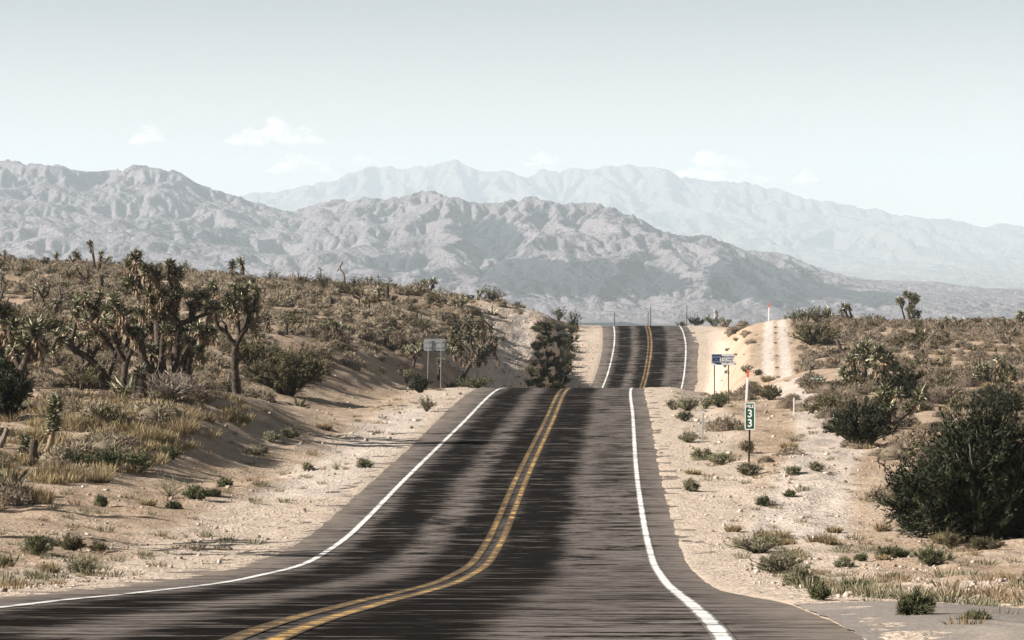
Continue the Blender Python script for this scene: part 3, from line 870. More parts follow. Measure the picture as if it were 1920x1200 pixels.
def grass_shape(seed, r=0.3, h=0.4, n=170, w=.014):
    rng = np.random.default_rng(seed); g = Geo()
    a = rng.uniform(0, 2 * np.pi, n); q = np.sqrt(rng.uniform(0, 1, n)) * r * .55
    P = np.stack([np.cos(a) * q, np.sin(a) * q, 0 * a], 1)
    tl = rng.uniform(0, .75, n) + q / r * .35; b = a + rng.normal(size=n) * .6
    D = np.stack([np.cos(b) * np.sin(tl), np.sin(b) * np.sin(tl), np.cos(tl)], 1)
    blades(g, rng, P, D, h * rng.uniform(.45, 1.1, n), w * rng.uniform(.7, 1.5, n), rng.uniform(0, 1, n), .08)
    return g

def leafy_shape(seed, r=0.6, h=0.6, stems=16, leaves=900, up=.7, leaf=.09, w=.03, leafpart=None):
    """stems that fork out from the root, set with small leaves in sprays"""
    rng = np.random.default_rng(seed); g = Geo(); st = Geo()
    per = max(4, leaves // (stems * 5)); 
    for i in range(stems):
        a = rng.uniform(0, 2 * np.pi); q = math.sqrt(rng.uniform(.03, 1))
        e = np.array([math.cos(a) * r * q, math.sin(a) * r * q, h * (1 - .55 * q * q) * rng.uniform(.7, 1.12)])
        b = np.array([math.cos(a), math.sin(a), 0]) * r * .1 * rng.uniform(0, 1)
        m = b * .5 + e * .5 + np.array([0, 0, h * .10]) * (up - .3) - np.array([math.cos(a), math.sin(a), 0]) * r * .06 * up
        pts, rad = dense([b, m, e], [.016 * r / .6, .011 * r / .6, .004 * r / .6], .15 * max(r, h))
        tube(st, pts, rad, 4, tint=rng.uniform(0, 1))
        for j in range(5):      # sprays along the stem
            t = rng.uniform(.35, 1.0)
            p0 = pts[min(len(pts) - 1, int(t * (len(pts) - 1)))]
            ax = unit((e - b) * .6 + rng.normal(size=3) * .55 * np.linalg.norm(e) + np.array([0, 0, .3 * h]))
            ln = rng.uniform(.12, .34) * max(r, h)
            s = rng.uniform(0, 1, per)
            P = p0 + ax * (s * ln)[:, None] + rng.normal(size=(per, 3)) * leaf * .28
            D = unit(ax + rng.normal(size=(per, 3)) * .65)
            slivers(g, rng, P, D, leaf * rng.uniform(.6, 1.3, per), w * rng.uniform(.7, 1.3, per), rng.uniform(0, 1, per))
            if rng.uniform() < .5: slivers(st, rng, p0[None], ax[None], ln, .02 * r, .5)
    return g, st

def twig_shape(seed, r=0.8, h=0.8, stems=40):
    rng = np.random.default_rng(seed); g = Geo()
    for i in range(stems):
        a = rng.uniform(0, 2 * np.pi); q = math.sqrt(rng.uniform(.05, 1))
        e = np.array([math.cos(a) * r * q, math.sin(a) * r * q, h * (1.05 - .6 * q * q) * rng.uniform(.6, 1.1)])
        m = e * .5 + rng.normal(size=3) * .06 * h + np.array([0, 0, .08 * h])
        pts, rad = dense([[0, 0, 0], m, e], [.014, .010, .003], .12)
        tube(g, pts, rad * (r / .8), 3, tint=rng.uniform(0, 1))
        for j in range(6):
            p0 = pts[rng.integers(len(pts) // 3, len(pts))]
            d = unit(e + rng.normal(size=3) * .7 * np.linalg.norm(e))
            slivers(g, rng, p0[None], d[None], rng.uniform(.15, .4) * r, .014 * r / .8, rng.uniform(0, 1))
    return g

def yucca_shape(seed, R=.55, trunk=.0, n=110, lean=.0):
    rng = np.random.default_rng(seed); tr, cr, sk = Geo(), Geo(), Geo()
    top = np.array([lean, 0, trunk + .08])
    if trunk > .05:
        pts, rad = dense([[0, 0, -.05], [lean * .4, 0, trunk * .5], top], [.12, .10, .085], .1)
        tube(tr, pts, rad, 8, rng, .12)
    head(cr, sk, rng, top, np.array([lean * .3, 0, 1.0]), R, n, trunk * .8, int(120 * min(trunk, 1)), .75)
    return tr, cr, sk

# ------------------------------------------------------------------ Joshua trees
def joshua_from(limbs, heads, base, Y, seed, scale=1.0, hn=70, R=.26, r0=None, depth=.5, skl=.45, skn=36):
    """limbs: lists of (column, row, radius in m); heads: (column, row, size factor); the tree stands at distance Y"""
    rng = np.random.default_rng(seed); tr, cr, sk = Geo(), Geo(), Geo()
    k = Y / F
    def P(px, py, dy): return np.array([(px - base[0]) * k, dy, (base[1] - py) * k])
    nodes = []       # every limb node with its own depth: forks take over the depth of what they leave
    tips = []
    for L in limbs:
        q = np.array([(a, b) for a, b, *_ in L], float)
        d0 = 0.0
        if nodes:
            dd = [math.hypot(n[0] - q[0][0], n[1] - q[0][1]) for n in nodes]
            i = int(np.argmin(dd)); d0 = nodes[i][2] if dd[i] < 14 else rng.uniform(-.2, .2)
        sl = rng.uniform(-depth, depth)
        ln = np.r_[0, np.cumsum(np.linalg.norm(np.diff(q, axis=0), axis=1))] * k
        dy = d0 + sl * ln
        pts = np.array([P(a[0], a[1], y) for a, y in zip(q, dy)])
        rad = [c[2] for c in L]
        for a, y in zip(q, dy): nodes.append((a[0], a[1], y))
        pp, rr = dense(pts, rad, .09)
        tube(tr, pp, rr, 7, rng, .10)
        for p_, r_ in zip(pp, rr): nodes.append((base[0] + p_[0] / k, base[1] - p_[2] / k, p_[1]))
        tips.append((pp[-1], unit(pp[-1] - pp[max(0, len(pp) - 4)])))
    for hx, hy, s, *e in heads:
        dd = [math.hypot(n[0] - hx, n[1] - hy) for n in nodes]
        i = int(np.argmin(dd)); n0 = nodes[i]
        hd = P(hx, hy, n0[2] + rng.uniform(-.35, .35) * min(1.0, dd[i] * k))
        a0 = P(n0[0], n0[1], n0[2])
        if dd[i] * k > .12:
            m = (a0 + hd) / 2 + np.array([rng.normal() * .04, rng.normal() * .05, -.05])
            pp, rr = dense([a0, m, hd], [.055, .05, .045], .08); tube(tr, pp, rr, 6, rng, .1)
            ax = unit(hd - m + np.array([0, 0, .12]))
        else:
            ax = np.array([rng.normal() * .3, rng.normal() * .3, 1.0])
            if e: ax = np.array([e[0], 0, e[1]])
        head(cr, sk, rng, hd, unit(ax), R * s, hn, skl * s, skn)
    return tr, cr, sk

def joshua_auto(seed, H=3.0, spread=1.0, forks=3, R=.26, hn=60, r0=.14, first=.35, skl=.45, skn=30, lean=0.0):
    """a Joshua tree that forks in its own way"""
    rng = np.random.default_rng(seed); tr, cr, sk = Geo(), Geo(), Geo()
    def grow(p, d, ln, r, lv):
        d = unit(d); q = p + d * ln
        bend = rng.normal(size=3) * .10 * ln
        pp, rr = dense([p, (p + q) / 2 + bend, q], [r, r * .92, r * .82], .10)
        tube(tr, pp, rr, 7, rng, .10)
        e = pp[-1]; ed = unit(pp[-1] - pp[-3])
        if lv == 0 or (lv < forks and rng.uniform() < .15):
            head(cr, sk, rng, e + ed * .05, unit(ed + np.array([0, 0, .3])), R * rng.uniform(.85, 1.15), hn, skl, skn); return
        nb = 2 if rng.uniform() < .62 else 3
        a0 = rng.uniform(0, 2 * np.pi)
        for i in range(nb):
            a = a0 + i * 2 * np.pi / nb + rng.normal() * .35
            nd = ed * .55 + np.array([math.cos(a) * spread * .75, math.sin(a) * spread * .75, .50]) * rng.uniform(.75, 1.15)
            grow(e, nd, ln0 * rng.uniform(.6, 1.05) * .82 ** (forks - lv), r * .74, lv - 1)
    ln0 = H * (1 - first) / (forks * .72)
    grow(np.array([0, 0, -.1]), np.array([lean, 0, 1.0]), H * first + .1, r0, forks)
    return tr, cr, sk

def root_rot(o, rz=0.0, s=1.0):
    o.rotation_euler = (0, 0, rz); o.scale = (s, s, s)
# ------------------------------------------------------------------ the Joshua trees one can tell apart
def c7(pts):   # columns and rows read off an enlargement of the grove
    return [(200 + x / 3.75, 460 + y / 3.75, r) for x, y, r in pts]
def c1(pts):
    return [(x / 3.0, 440 + y / 3.0, r) for x, y, r in pts]

def stand(name, px, py, geo, label, cat='joshua tree', group=None, mt=None, sink=.06, y0=24.0, part='crown'):
    x, y, z = hit(px, py, y0)
    return place_tree(name, (x, y, z - sink), *geo, label, cat, group, mt, part)

# right hand tree of the grove
base = (443, 741); _, Yt, _ = hit(*base)
limbs = [c7([(912, 1050, .19), (912, 960, .17), (908, 830, .145), (920, 690, .14)]),
         c7([(920, 690, .12), (875, 640, .105), (850, 600, .09), (800, 560, .075), (780, 490, .07), (805, 420, .065), (775, 370, .06), (745, 340, .055), (760, 275, .05)]),
         c7([(860, 600, .06), (850, 555, .05), (815, 520, .04), (785, 535, .04), (772, 575, .04)]),
         c7([(920, 690, .12), (955, 625, .105), (1000, 555, .095), (1015, 480, .085), (1000, 390, .07), (985, 330, .055)]),
         c7([(945, 640, .075), (940, 540, .065), (930, 440, .055), (905, 400, .05)]),
         c7([(1010, 500, .06), (1040, 440, .05), (1062, 350, .045)]), c7([(1000, 560, .055), (1050, 545, .05)]),
         c7([(918, 825, .06), (955, 785, .05), (1000, 785, .03)])]
heads = [(a, b, s) for a, b, s in [(402, 528, 1.1), (412, 540, 1.0), (398, 540, .9), (432, 552, 1.05), (445, 563, 1.2), (428, 566, 1.0), (422, 575, .95), (443, 540, .95), (456, 538, 1.0), (470, 532, 1.0), (483, 535, .9), (484, 551, 1.05), (478, 572, 1.1), (464, 577, 1.0), (478, 603, 1.1), (452, 573, 1.1), (447, 585, .9), (406, 620, .8), (462, 552, 1.0), (440, 530, .8), (470, 556, .9)]]
stand('joshua_tree', *base, joshua_from(limbs, heads, base, Yt, 3, hn=90, R=.235, skl=.45, skn=50), 'joshua tree with a clear dark trunk forking in two, rightmost of the large trees')
# the big clump in the middle of the grove
base = (290, 742); _, Yt, _ = hit(*base)
limbs = [c7([(380, 900, .16), (352, 700, .14), (342, 540, .13), (265, 470, .10), (232, 350, .085), (205, 250, .075), (165, 170, .06), (115, 85, .05)]),
         c7([(205, 250, .06), (190, 180, .055), (180, 55, .045)]), c7([(170, 175, .05), (155, 105, .045)]), c7([(210, 250, .06), (222, 120, .05)]),
         c7([(300, 880, .15), (270, 790, .14), (252, 660, .12), (205, 600, .10), (130, 510, .085), (115, 420, .075)]),
         c7([(340, 540, .10), (400, 470, .09), (445, 330, .075), (408, 190, .06), (405, 120, .05)]),
         c7([(400, 470, .07), (360, 300, .06), (350, 190, .055)]), c7([(265, 470, .07), (292, 300, .06), (286, 140, .05)]),
         c7([(480, 870, .17), (478, 660, .14), (510, 535, .11), (575, 500, .095), (572, 420, .085)]),
         c7([(520, 870, .15), (545, 780, .12), (640, 645, .09), (705, 570, .07), (742, 545, .05)]),
         c7([(510, 535, .07), (450, 465, .05)]), c7([(575, 510, .07), (640, 480, .06), (710, 430, .055), (740, 395, .05)]),
         c7([(430, 330, .06), (470, 220, .05), (462, 160, .05)]), c7([(470, 220, .05), (500, 170, .045)]),
         c7([(400, 900, .13), (395, 720, .11), (410, 600, .09), (440, 560, .07)]), c7([(330, 880, .12), (300, 760, .09), (290, 690, .07)]),
         c7([(560, 880, .12), (600, 760, .09), (650, 700, .06)])]
hd7 = [(180, 48), (115, 78), (155, 102), (222, 112), (286, 132), (262, 140), (350, 182), (330, 175), (405, 108), (462, 150), (500, 160), (440, 175), (130, 232), (110, 214), (150, 262), (165, 225), (290, 310), (360, 300), (300, 335), (430, 290), (490, 320), (480, 285), (395, 310), (572, 385), (600, 380), (80, 350), (115, 405), (60, 420), (150, 455), (380, 340), (350, 400), (330, 375), (260, 565), (230, 590), (310, 695), (280, 690), (400, 520), (410, 550), (440, 560), (420, 640), (510, 590), (560, 630), (530, 640), (600, 305), (670, 320), (740, 392), (720, 400), (650, 545), (740, 562), (720, 570), (650, 700), (630, 690), (440, 440), (300, 440), (240, 430), (200, 455), (420, 420), (460, 620), (380, 470), (310, 500), (180, 560), (545, 580), (620, 540), (690, 440)]
rg = np.random.default_rng(17); hd7 = hd7 + [(x + rg.uniform(-34, 34), y + rg.uniform(-18, 30)) for x, y in hd7[::2]]
heads = [(200 + x / 3.75, 460 + y / 3.75, 1.0 + .25 * ((i * 7) % 5) / 5) for i, (x, y) in enumerate(hd7)]
stand('joshua_tree', *base, joshua_from(limbs, heads, base, Yt, 5, hn=85, R=.235, depth=.6, skn=50), 'largest joshua tree, a clump of many forking trunks crowded with spiky heads')
# left tree of the grove
base = (198, 733); _, Yt, _ = hit(*base)
limbs = [c1([(595, 900, .18), (590, 860, .17), (570, 780, .14), (505, 690, .12), (430, 645, .11), (408, 600, .10), (430, 530, .09), (445, 450, .08), (452, 400, .06)]),
         c1([(595, 850, .14), (625, 740, .12), (648, 680, .10), (605, 590, .09), (560, 490, .08), (545, 420, .06)]),
         c1([(590, 800, .09), (582, 750, .08)]), c1([(500, 690, .06), (498, 640, .05)]), c1([(445, 460, .06), (480, 440, .05)]),
         c1([(648, 680, .08), (690, 560, .07), (695, 430, .07), (690, 395, .05)]), c1([(410, 590, .08), (350, 570, .07), (300, 640, .06)])]
heads = [(a / 3, 440 + b / 3, s) for a, b, s in [(440, 370, 1.1), (470, 395, 1), (505, 380, 1.0), (550, 380, 1.25), (610, 390, 1.25), (560, 440, 1.05), (530, 490, 1), (590, 550, 1), (480, 480, .9), (420, 430, .9), (660, 340, 1.1), (655, 400, 1.0), (690, 385, 1), (640, 480, .9), (510, 330, 1), (575, 320, 1.0), (640, 690, .7), (520, 560, .8), (360, 580, 1.1), (305, 640, .9)]]
stand('joshua_tree', *base, joshua_from(limbs, heads, base, Yt, 8, hn=90, R=.24, skn=40), 'joshua tree with a twisted trunk bent over to one side, left of the largest one')
base = (30, 752); _, Yt, _ = hit(*base)
limbs = [[(26, 760, .2), (30, 720, .17), (48, 680, .14), (62, 640, .11), (66, 620, .09)], [(40, 695, .10), (22, 640, .09), (8, 585, .07)], [(52, 675, .08), (78, 655, .06)], [(10, 600, .06), (-14, 560, .05)]]
stand('joshua_tree', *base, joshua_from(limbs, [(66, 608, 1.6), (8, 575, 1.7), (48, 632, 1.3), (84, 642, 1.3), (20, 600, 1.3), (28, 632, 1.2), (-14, 555, 1.4), (40, 655, 1.1)], base, Yt, 12, hn=110, R=.27), 'dark leaning joshua tree cut off by the left edge of the picture')
base = (262, 748); _, Yt, _ = hit(*base)
stand('joshua_tree', *base, joshua_from([[(262, 752, .25), (263, 725, .22), (262, 700, .16)]], [(262, 690, 1.2)], base, Yt, 14, hn=90, R=.26, skl=.25), 'stumpy young joshua tree with a thick dark trunk at the foot of the largest one')
for px_, py_, h_, sd_, lab_ in [(350, 742, 150, 301, 'joshua tree filling the gap between the largest tree and the clear-trunked one'), (150, 728, 130, 302, 'joshua tree half hidden behind the twisted tree of the grove'), (232, 736, 190, 303, 'tall joshua tree close behind the left side of the largest tree'), (-8, 735, 170, 304, 'big dark joshua tree mostly outside the left edge'), (60, 700, 120, 305, 'joshua tree with a low crown behind the leaning one at the left edge')]:
    x, y, z = hit(px_, py_)
    place_tree('joshua_tree', (x, y + .8, z - .05), *joshua_auto(sd_, h_ * y / F, spread=1.15, forks=3, R=.22, hn=80, r0=.15, first=.3, skn=50), lab_, 'joshua tree')
# the brown crowned tree by the turned-away sign
base = (864, 716); _, Yt, _ = hit(*base)
limbs = [[(860, 724, .16), (866, 708, .15), (880, 682, .14), (890, 668, .13)], [(888, 670, .10), (872, 650, .09), (856, 630, .07), (848, 612, .05)], [(890, 668, .10), (882, 640, .08), (878, 615, .06), (876, 600, .05)],
         [(890, 668, .10), (900, 640, .08), (905, 612, .06), (908, 595, .05)], [(892, 668, .09), (912, 650, .07), (925, 640, .05)], [(890, 668, .07), (915, 668, .06), (932, 668, .04)], [(884, 676, .07), (862, 664, .06), (846, 660, .045)], [(912, 652, .06), (920, 625, .05), (916, 605, .045)]]
rg = np.random.default_rng(2)
hh = [(886 + 46 * math.cos(a) * q, 632 + 38 * math.sin(a) * q, .9 + .3 * rg.uniform()) for a, q in zip(rg.uniform(0, 6.28, 64), np.sqrt(rg.uniform(.05, 1, 64)))]
hh += [(932, 632, 1), (931, 646, 1), (928, 654, .9), (930, 668, .8), (912, 676, .7), (846, 660, .8), (870, 664, .8), (848, 604, 1), (876, 594, 1), (905, 592, 1)]
stand('joshua_tree', *base, joshua_from(limbs, hh, base, Yt, 21, hn=42, R=.27, depth=.7, skl=.5, skn=60), 'joshua tree with a dense round brown crown, leaning beside the grey sign back')
# right hand slope
base = (1622, 716); _, Yt, _ = hit(*base)
limbs = [[(1620, 722, .2), (1622, 690, .16), (1618, 665, .13), (1610, 650, .1)], [(1632, 722, .16), (1640, 690, .13), (1645, 660, .1), (1648, 645, .08)], [(1615, 718, .13), (1600, 700, .1), (1586, 690, .08), (1582, 680, .06)], [(1640, 700, .1), (1665, 670, .08), (1672, 658, .06)], [(1605, 705, .09), (1600, 672, .07), (1594, 662, .05)], [(1618, 668, .1), (1628, 645, .07)]]
hh = [(1612, 648, 1.2), (1620, 642, 1.1), (1630, 640, 1.2), (1640, 648, 1.2), (1650, 645, 1.1), (1606, 660, 1), (1622, 660, 1.2), (1636, 662, 1.2), (1650, 660, 1.1), (1628, 675, 1), (1644, 676, 1), (1598, 658, 1), (1590, 664, 1), (1660, 655, 1), (1668, 660, 1), (1675, 668, 1), (1655, 672, 1), (1582, 684, 1.1), (1578, 694, 1), (1588, 700, 1), (1596, 692, 1), (1608, 690, .9), (1684, 680, 1), (1662, 690, .9), (1600, 708, .9), (1634, 700, .8)]
stand('joshua_tree', *base, joshua_from(limbs, hh, base, Yt, 31, hn=90, R=.38), 'broad dark joshua tree on the right slope between the street sign and big bush')
base = (1862, 725); _, Yt, _ = hit(*base)
limbs = [[(1860, 730, .2), (1864, 710, .16), (1866, 690, .12), (1870, 672, .08)], [(1860, 720, .14), (1845, 705, .1), (1828, 700, .07)], [(1864, 715, .14), (1884, 700, .1), (1896, 690, .07)], [(1864, 700, .1), (1848, 688, .08), (1840, 682, .06)], [(1866, 695, .1), (1880, 682, .07)]]
rg = np.random.default_rng(4)
hh = [(1864 + 40 * math.cos(a) * q, 702 + 24 * math.sin(a) * q, .9 + .3 * rg.uniform()) for a, q in zip(rg.uniform(0, 6.28, 48), np.sqrt(rg.uniform(.1, 1, 48)))] + [(1869, 668, 1.1), (1880, 680, 1.1), (1845, 683, 1), (1892, 684, 1)]
stand('joshua_tree', *base, joshua_from(limbs, hh, base, Yt, 33, hn=48, R=.27, depth=.7), 'rounded low joshua tree with a crown of many pale heads, behind the big bush')
base = (1702, 606); _, Yt, _ = hit(*base)
limbs = [[(1700, 612, .3), (1697, 600, .24), (1694, 588, .17), (1690, 575, .13), (1684, 562, .1), (1682, 558, .08)], [(1690, 578, .1), (1694, 566, .09), (1690, 558, .07)], [(1706, 610, .26), (1706, 595, .2), (1702, 580, .17), (1703, 565, .13), (1700, 552, .1), (1696, 547, .08)], [(1703, 568, .12), (1712, 560, .1), (1718, 553, .08)], [(1703, 575, .11), (1708, 560, .1), (1706, 550, .08)], [(1706, 597, .12), (1715, 588, .1), (1722, 580, .08)], [(1707, 600, .12), (1716, 594, .09), (1722, 592, .07)], [(1702, 585, .1), (1708, 580, .09), (1710, 572, .08)]]
hh = [(1682, 556, .9), (1686, 560, .8), (1690, 556, .9), (1693, 562, .8), (1696, 544, 1.0), (1700, 549, 1), (1705, 548, 1), (1711, 551, 1), (1716, 549, 1.1), (1719, 554, 1), (1714, 558, .9), (1708, 565, .9), (1712, 568, .9), (1704, 572, .9), (1700, 574, .8), (1723, 580, .9), (1718, 583, .9), (1714, 580, .8), (1722, 592, .8), (1710, 586, .8), (1704, 586, .8), (1708, 596, .7)]
stand('joshua_tree', *base, joshua_from([[(a, b, r * .62) for a, b, r in L] for L in limbs], hh, base, Yt, 35, hn=70, R=.46, skl=.3, skn=20), 'tall many-headed joshua tree standing out alone against the right skyline')
base = (1590, 600); _, Yt, _ = hit(*base)
limbs = [[(1591, 605, .14), (1590, 594, .11), (1587, 584, .09), (1582, 577, .1), (1577, 573, .08)], [(1586, 582, .1), (1583, 570, .08), (1581, 566, .07)], [(1595, 604, .16), (1597, 590, .12), (1593, 578, .1), (1592, 568, .08)], [(1588, 600, .12), (1582, 592, .1), (1580, 589, .08)]]
stand('joshua_tree', *base, joshua_from(limbs, [(1576, 574, .8), (1581, 565, .8), (1586, 568, .7), (1592, 566, .85), (1580, 588, .95), (1600, 596, .8), (1590, 590, .7)], base, Yt, 36, hn=60, R=.48, skl=.3, skn=16), 'thin crooked joshua tree with bare wavy arms on the right skyline')
base = (1550, 600); _, Yt, _ = hit(*base)
stand('joshua_tree', *base, joshua_from([[(1550, 605, .35), (1550, 594, .3), (1550, 584, .22)], [(1552, 597, .14), (1558, 590, .1)], [(1547, 598, .12), (1541, 592, .09)]], [(1548, 578, 1.2), (1554, 578, 1.1), (1560, 588, 1), (1540, 590, .9), (1562, 592, .8)], base, Yt, 37, hn=60, R=.48, skl=.4, skn=20), 'stout joshua tree with one thick trunk on the right skyline beside scrub')
base = (1913, 612); _, Yt, _ = hit(*base)
stand('joshua_tree', *base, joshua_from([[(1910, 617, .2), (1912, 602, .16), (1914, 590, .12), (1914, 584, .1)], [(1912, 602, .11), (1920, 594, .09)]], [(1913, 583, 1), (1918, 588, 1), (1922, 592, 1), (1908, 594, .8), (1920, 600, 1)], base, Yt, 38, hn=60, R=.48, skl=.3, skn=20), 'joshua tree half cut off by the right edge of the picture')
base = (1668, 812); _, Yt, _ = hit(*base)
limbs = [[(1668, 815, .16), (1664, 780, .14), (1660, 756, .1)], [(1666, 785, .1), (1680, 755, .08), (1688, 740, .07)], [(1664, 790, .1), (1650, 765, .08)], [(1672, 800, .1), (1710, 770, .08), (1728, 742, .06)]]
stand('joshua_tree', *base, joshua_from(limbs, [(1660, 732, 1.2), (1652, 745, 1.1), (1663, 748, 1.5), (1656, 762, 1.3), (1670, 760, 1.2), (1648, 772, 1.1), (1662, 776, 1.2), (1688, 736, .9), (1729, 738, 1.4), (1722, 745, 1.1), (1700, 765, .8), (1655, 787, 1)], base, Yt, 41, hn=120, R=.30, skl=.25), 'joshua tree with large pale green heads sticking out behind the big dark bush')
base = (1578, 668); _, Yt, _ = hit(*base)
stand('joshua_tree', *base, joshua_from([[(1582, 672, .17), (1578, 660, .16), (1573, 648, .15), (1571, 640, .13)], [(1582, 668, .1), (1588, 660, .08)]], [(1589, 655, 1.3)], base, Yt, 42, hn=60, R=.30), 'broken leaning joshua trunk with a single side head on the right slope')
base = (1517, 710); _, Yt, _ = hit(*base)
stand('joshua_tree', *base, joshua_from([[(1516, 714, .11), (1518, 700, .1), (1519, 690, .09), (1514, 684, .07), (1506, 682, .07), (1502, 684, .06)], [(1519, 690, .07), (1526, 686, .055), (1531, 680, .04)]], [(1503, 682, .7), (1512, 680, .6)], base, Yt, 43, hn=30, R=.24, skn=50), 'small half dead joshua tree with two crooked arms at the street sign', mt=GREYWOOD)

# ------------------------------------------------------------------ smaller ones on the slopes: each with its own place and shape
def small(px, py, h_px, label, seed, kind='auto', group=None, **kw):
    x, y, z = hit(px, py); H = h_px * y / F * (1.4 if py < 560 and px < 900 else 1.15)
    if kind == 'auto': geo = joshua_auto(seed, H, **{**dict(R=.27, hn=44, forks=2, r0=.07 + .022 * H), **kw})
    elif kind == 'single':
        ln = kw.pop('lean', 0.0); R = kw.pop('R', .30)
        rng = np.random.default_rng(seed); tr, cr, sk = Geo(), Geo(), Geo()
        r = kw.pop('r', .11)
        pts, rad = dense([[0, 0, -.1], [ln * .35 * H, 0, H * .5], [ln * H, .05, H * .9]], [r * 1.25, r, r * .85], .1)
        tube(tr, pts, rad, 8, rng, .1)
        head(cr, sk, rng, pts[-1], unit(pts[-1] - pts[-3] + np.array([0, 0, .02])), R, kw.pop('hn', 60), kw.pop('skl', H * .35), kw.pop('skn', 40))
        geo = (tr, cr, sk)
    else:
        geo = yucca_shape(seed, **kw)
    nm = {'auto': 'joshua_tree', 'single': 'joshua_tree', 'yucca': 'yucca'}[kind]
    return place_tree(nm, (x, y, z - .05), *geo, label, 'yucca' if kind == 'yucca' else 'joshua tree', group)

small(178, 506, 44, 'tall thin single-stemmed joshua tree rising highest on the left skyline', 51, 'single', lean=-.16, r=.11, R=.42, skl=.6, hn=90)
small(186, 506, 30, 'shorter shaggy joshua stem right behind the tall thin one on the skyline', 52, 'single', lean=.10, r=.12, R=.40, skl=1.0, skn=90)
small(154, 500, 22, 'bent joshua tree bowing its head on the left skyline', 53, 'single', lean=-.45, r=.13, R=.48, hn=90)
small(137, 501, 16, 'low dark joshua stub at the foot of the bent one', 54, 'auto', forks=1, spread=1.2)
small(106, 498, 16, 'drooping little joshua tree next to the spiky yucca on the skyline', 55, 'single', R=.36, skn=80, r=.12)
small(84, 497, 14, 'fan-shaped spiky yucca on the left skyline', 56, 'yucca', R=.75, n=150, trunk=.15)
small(6, 502, 24, 'palm-like joshua tree on the skyline by the left edge', 57, 'auto', forks=1, spread=.8)
small(20, 500, 16, 'bushy yucca beside the palm-like tree on the left skyline', 58, 'yucca', R=.7, n=130, trunk=.1)
small(195, 502, 14, 'squat joshua tree just right of the tall thin one on the skyline', 59, 'auto', forks=1, spread=1.1)
small(434, 524, 27, 'left one of the two small palm-like joshua trees on the skyline', 60, 'single', R=.55, r=.12, lean=.05, skl=.5, hn=100)
small(458, 523, 34, 'right one of the two small palm-like joshua trees, its head tilted', 61, 'single', R=.55, r=.13, lean=-.16, skl=.6, hn=100)
small(105, 600, 36, 'tee-shaped joshua tree with a square dark trunk on the left slope', 62, 'auto', forks=1, spread=1.5, first=.7, r0=.17, R=.32)
small(160, 541, 30, 'joshua clump with two trunks below the skyline on the far left', 63, 'auto', forks=2, spread=.7)
small(189, 540, 22, 'shaggy brown joshua stump right of the two-trunked clump', 64, 'single', R=.24, r=.2, skl=.8, skn=90)
small(62, 583, 44, 'slender pale joshua stem on the left slope', 65, 'single', R=.22, r=.08)
small(80, 582, 42, 'small joshua tree with two thin arms on the left slope', 66, 'auto', forks=1, spread=.7, first=.5)
small(4, 560, 34, 'dark joshua trunk on the left slope at the picture edge', 67, 'auto', forks=1, spread=.7)
small(75, 622, 26, 'low pale-headed joshua tree under the tee-shaped one', 68, 'auto', forks=2, spread=1.2, first=.2, hn=80)
small(500, 625, 32, 'short joshua tree with a bell of dead leaves, right of the grove', 69, 'single', R=.40, r=.16, skl=.6, skn=120, hn=90)
small(482, 660, 36, 'dark shaggy joshua tree low to the right of the forked trunk', 70, 'single', R=.36, r=.16, skl=.9, skn=120, hn=80)
small(537, 628, 32, 'narrow joshua tree among scrub right of the bell-shaped one', 71, 'single', R=.30, r=.10)
small(618, 640, 40, 'small joshua tree with many upturned arms above the roadside bank', 72, 'auto', forks=3, spread=1.0, first=.2, R=.26)
small(652, 642, 36, 'dark joshua tree close beside the small many-armed one', 73, 'auto', forks=2, spread=.8, first=.3)
small(722, 648, 30, 'thin little joshua tree halfway up the left slope', 74, 'auto', forks=1, spread=.6, first=.5)
small(776, 690, 48, 'sprawling small joshua tree just left of the grey sign back', 75, 'auto', forks=3, spread=1.1, first=.15, R=.24)
small(824, 716, 40, 'thin joshua tree seen between the posts of the grey sign', 76, 'auto', forks=1, spread=.4, first=.6, R=.22)
small(806, 552, 22, 'double-headed dark yucca on the skyline above the grey sign', 77, 'auto', forks=1, spread=.9, first=.35, R=.42, r0=.16)
small(726, 565, 28, 'joshua tree with a single dark column below the skyline', 78, 'single', R=.18, r=.17, skl=.9, skn=60)
small(673, 568, 20, 'cup-shaped little joshua tree on the upper left slope', 79, 'auto', forks=1, spread=1.2, first=.4)
small(709, 562, 22, 'small round-headed joshua tree left of the dark column', 80, 'single', R=.42, r=.1, hn=80)
small(693, 545, 16, 'short joshua tree in the skyline scrub', 81, 'auto', forks=1, spread=.6)
small(862, 586, 24, 'umbrella-shaped small joshua tree left of the pale track', 82, 'auto', forks=2, spread=1.3, first=.45, R=.34)
small(896, 556, 14, 'little joshua tree on the skyline at the left of the airy bush', 83, 'auto', forks=1, spread=.8)
small(922, 590, 20, 'wide green spiky yucca at the top of the pale track', 84, 'yucca', R=.85, n=170, trunk=.05)
small(558, 763, 40, 'straw-coloured dead yucca with stiff leaves at the foot of the bank', 85, 'yucca', R=.75, n=80, trunk=.0)
small(236, 738, 42, 'pale spiky yucca between the trunks of the grove', 86, 'yucca', R=.85, n=120, trunk=.05)
small(18, 925, 60, 'dark spiky yucca with long leaves at the left edge of the foreground', 87, 'yucca', R=.85, n=170, trunk=.0)
small(1775, 622, 22, 'little palm-like joshua tree on the right slope', 88, 'single', R=.36, r=.16)
small(1797, 622, 20, 'shaggy small joshua tree right of the palm-like one', 89, 'auto', forks=1, spread=.8)
small(1862, 620, 20, 'fan-shaped yucca with stiff leaves near the right edge', 90, 'yucca', R=.95, n=150, trunk=.15)
small(1893, 652, 34, 'drooping dead joshua tree below the fan-shaped yucca', 91, 'auto', forks=1, spread=1.4, first=.6, hn=10, skn=70)
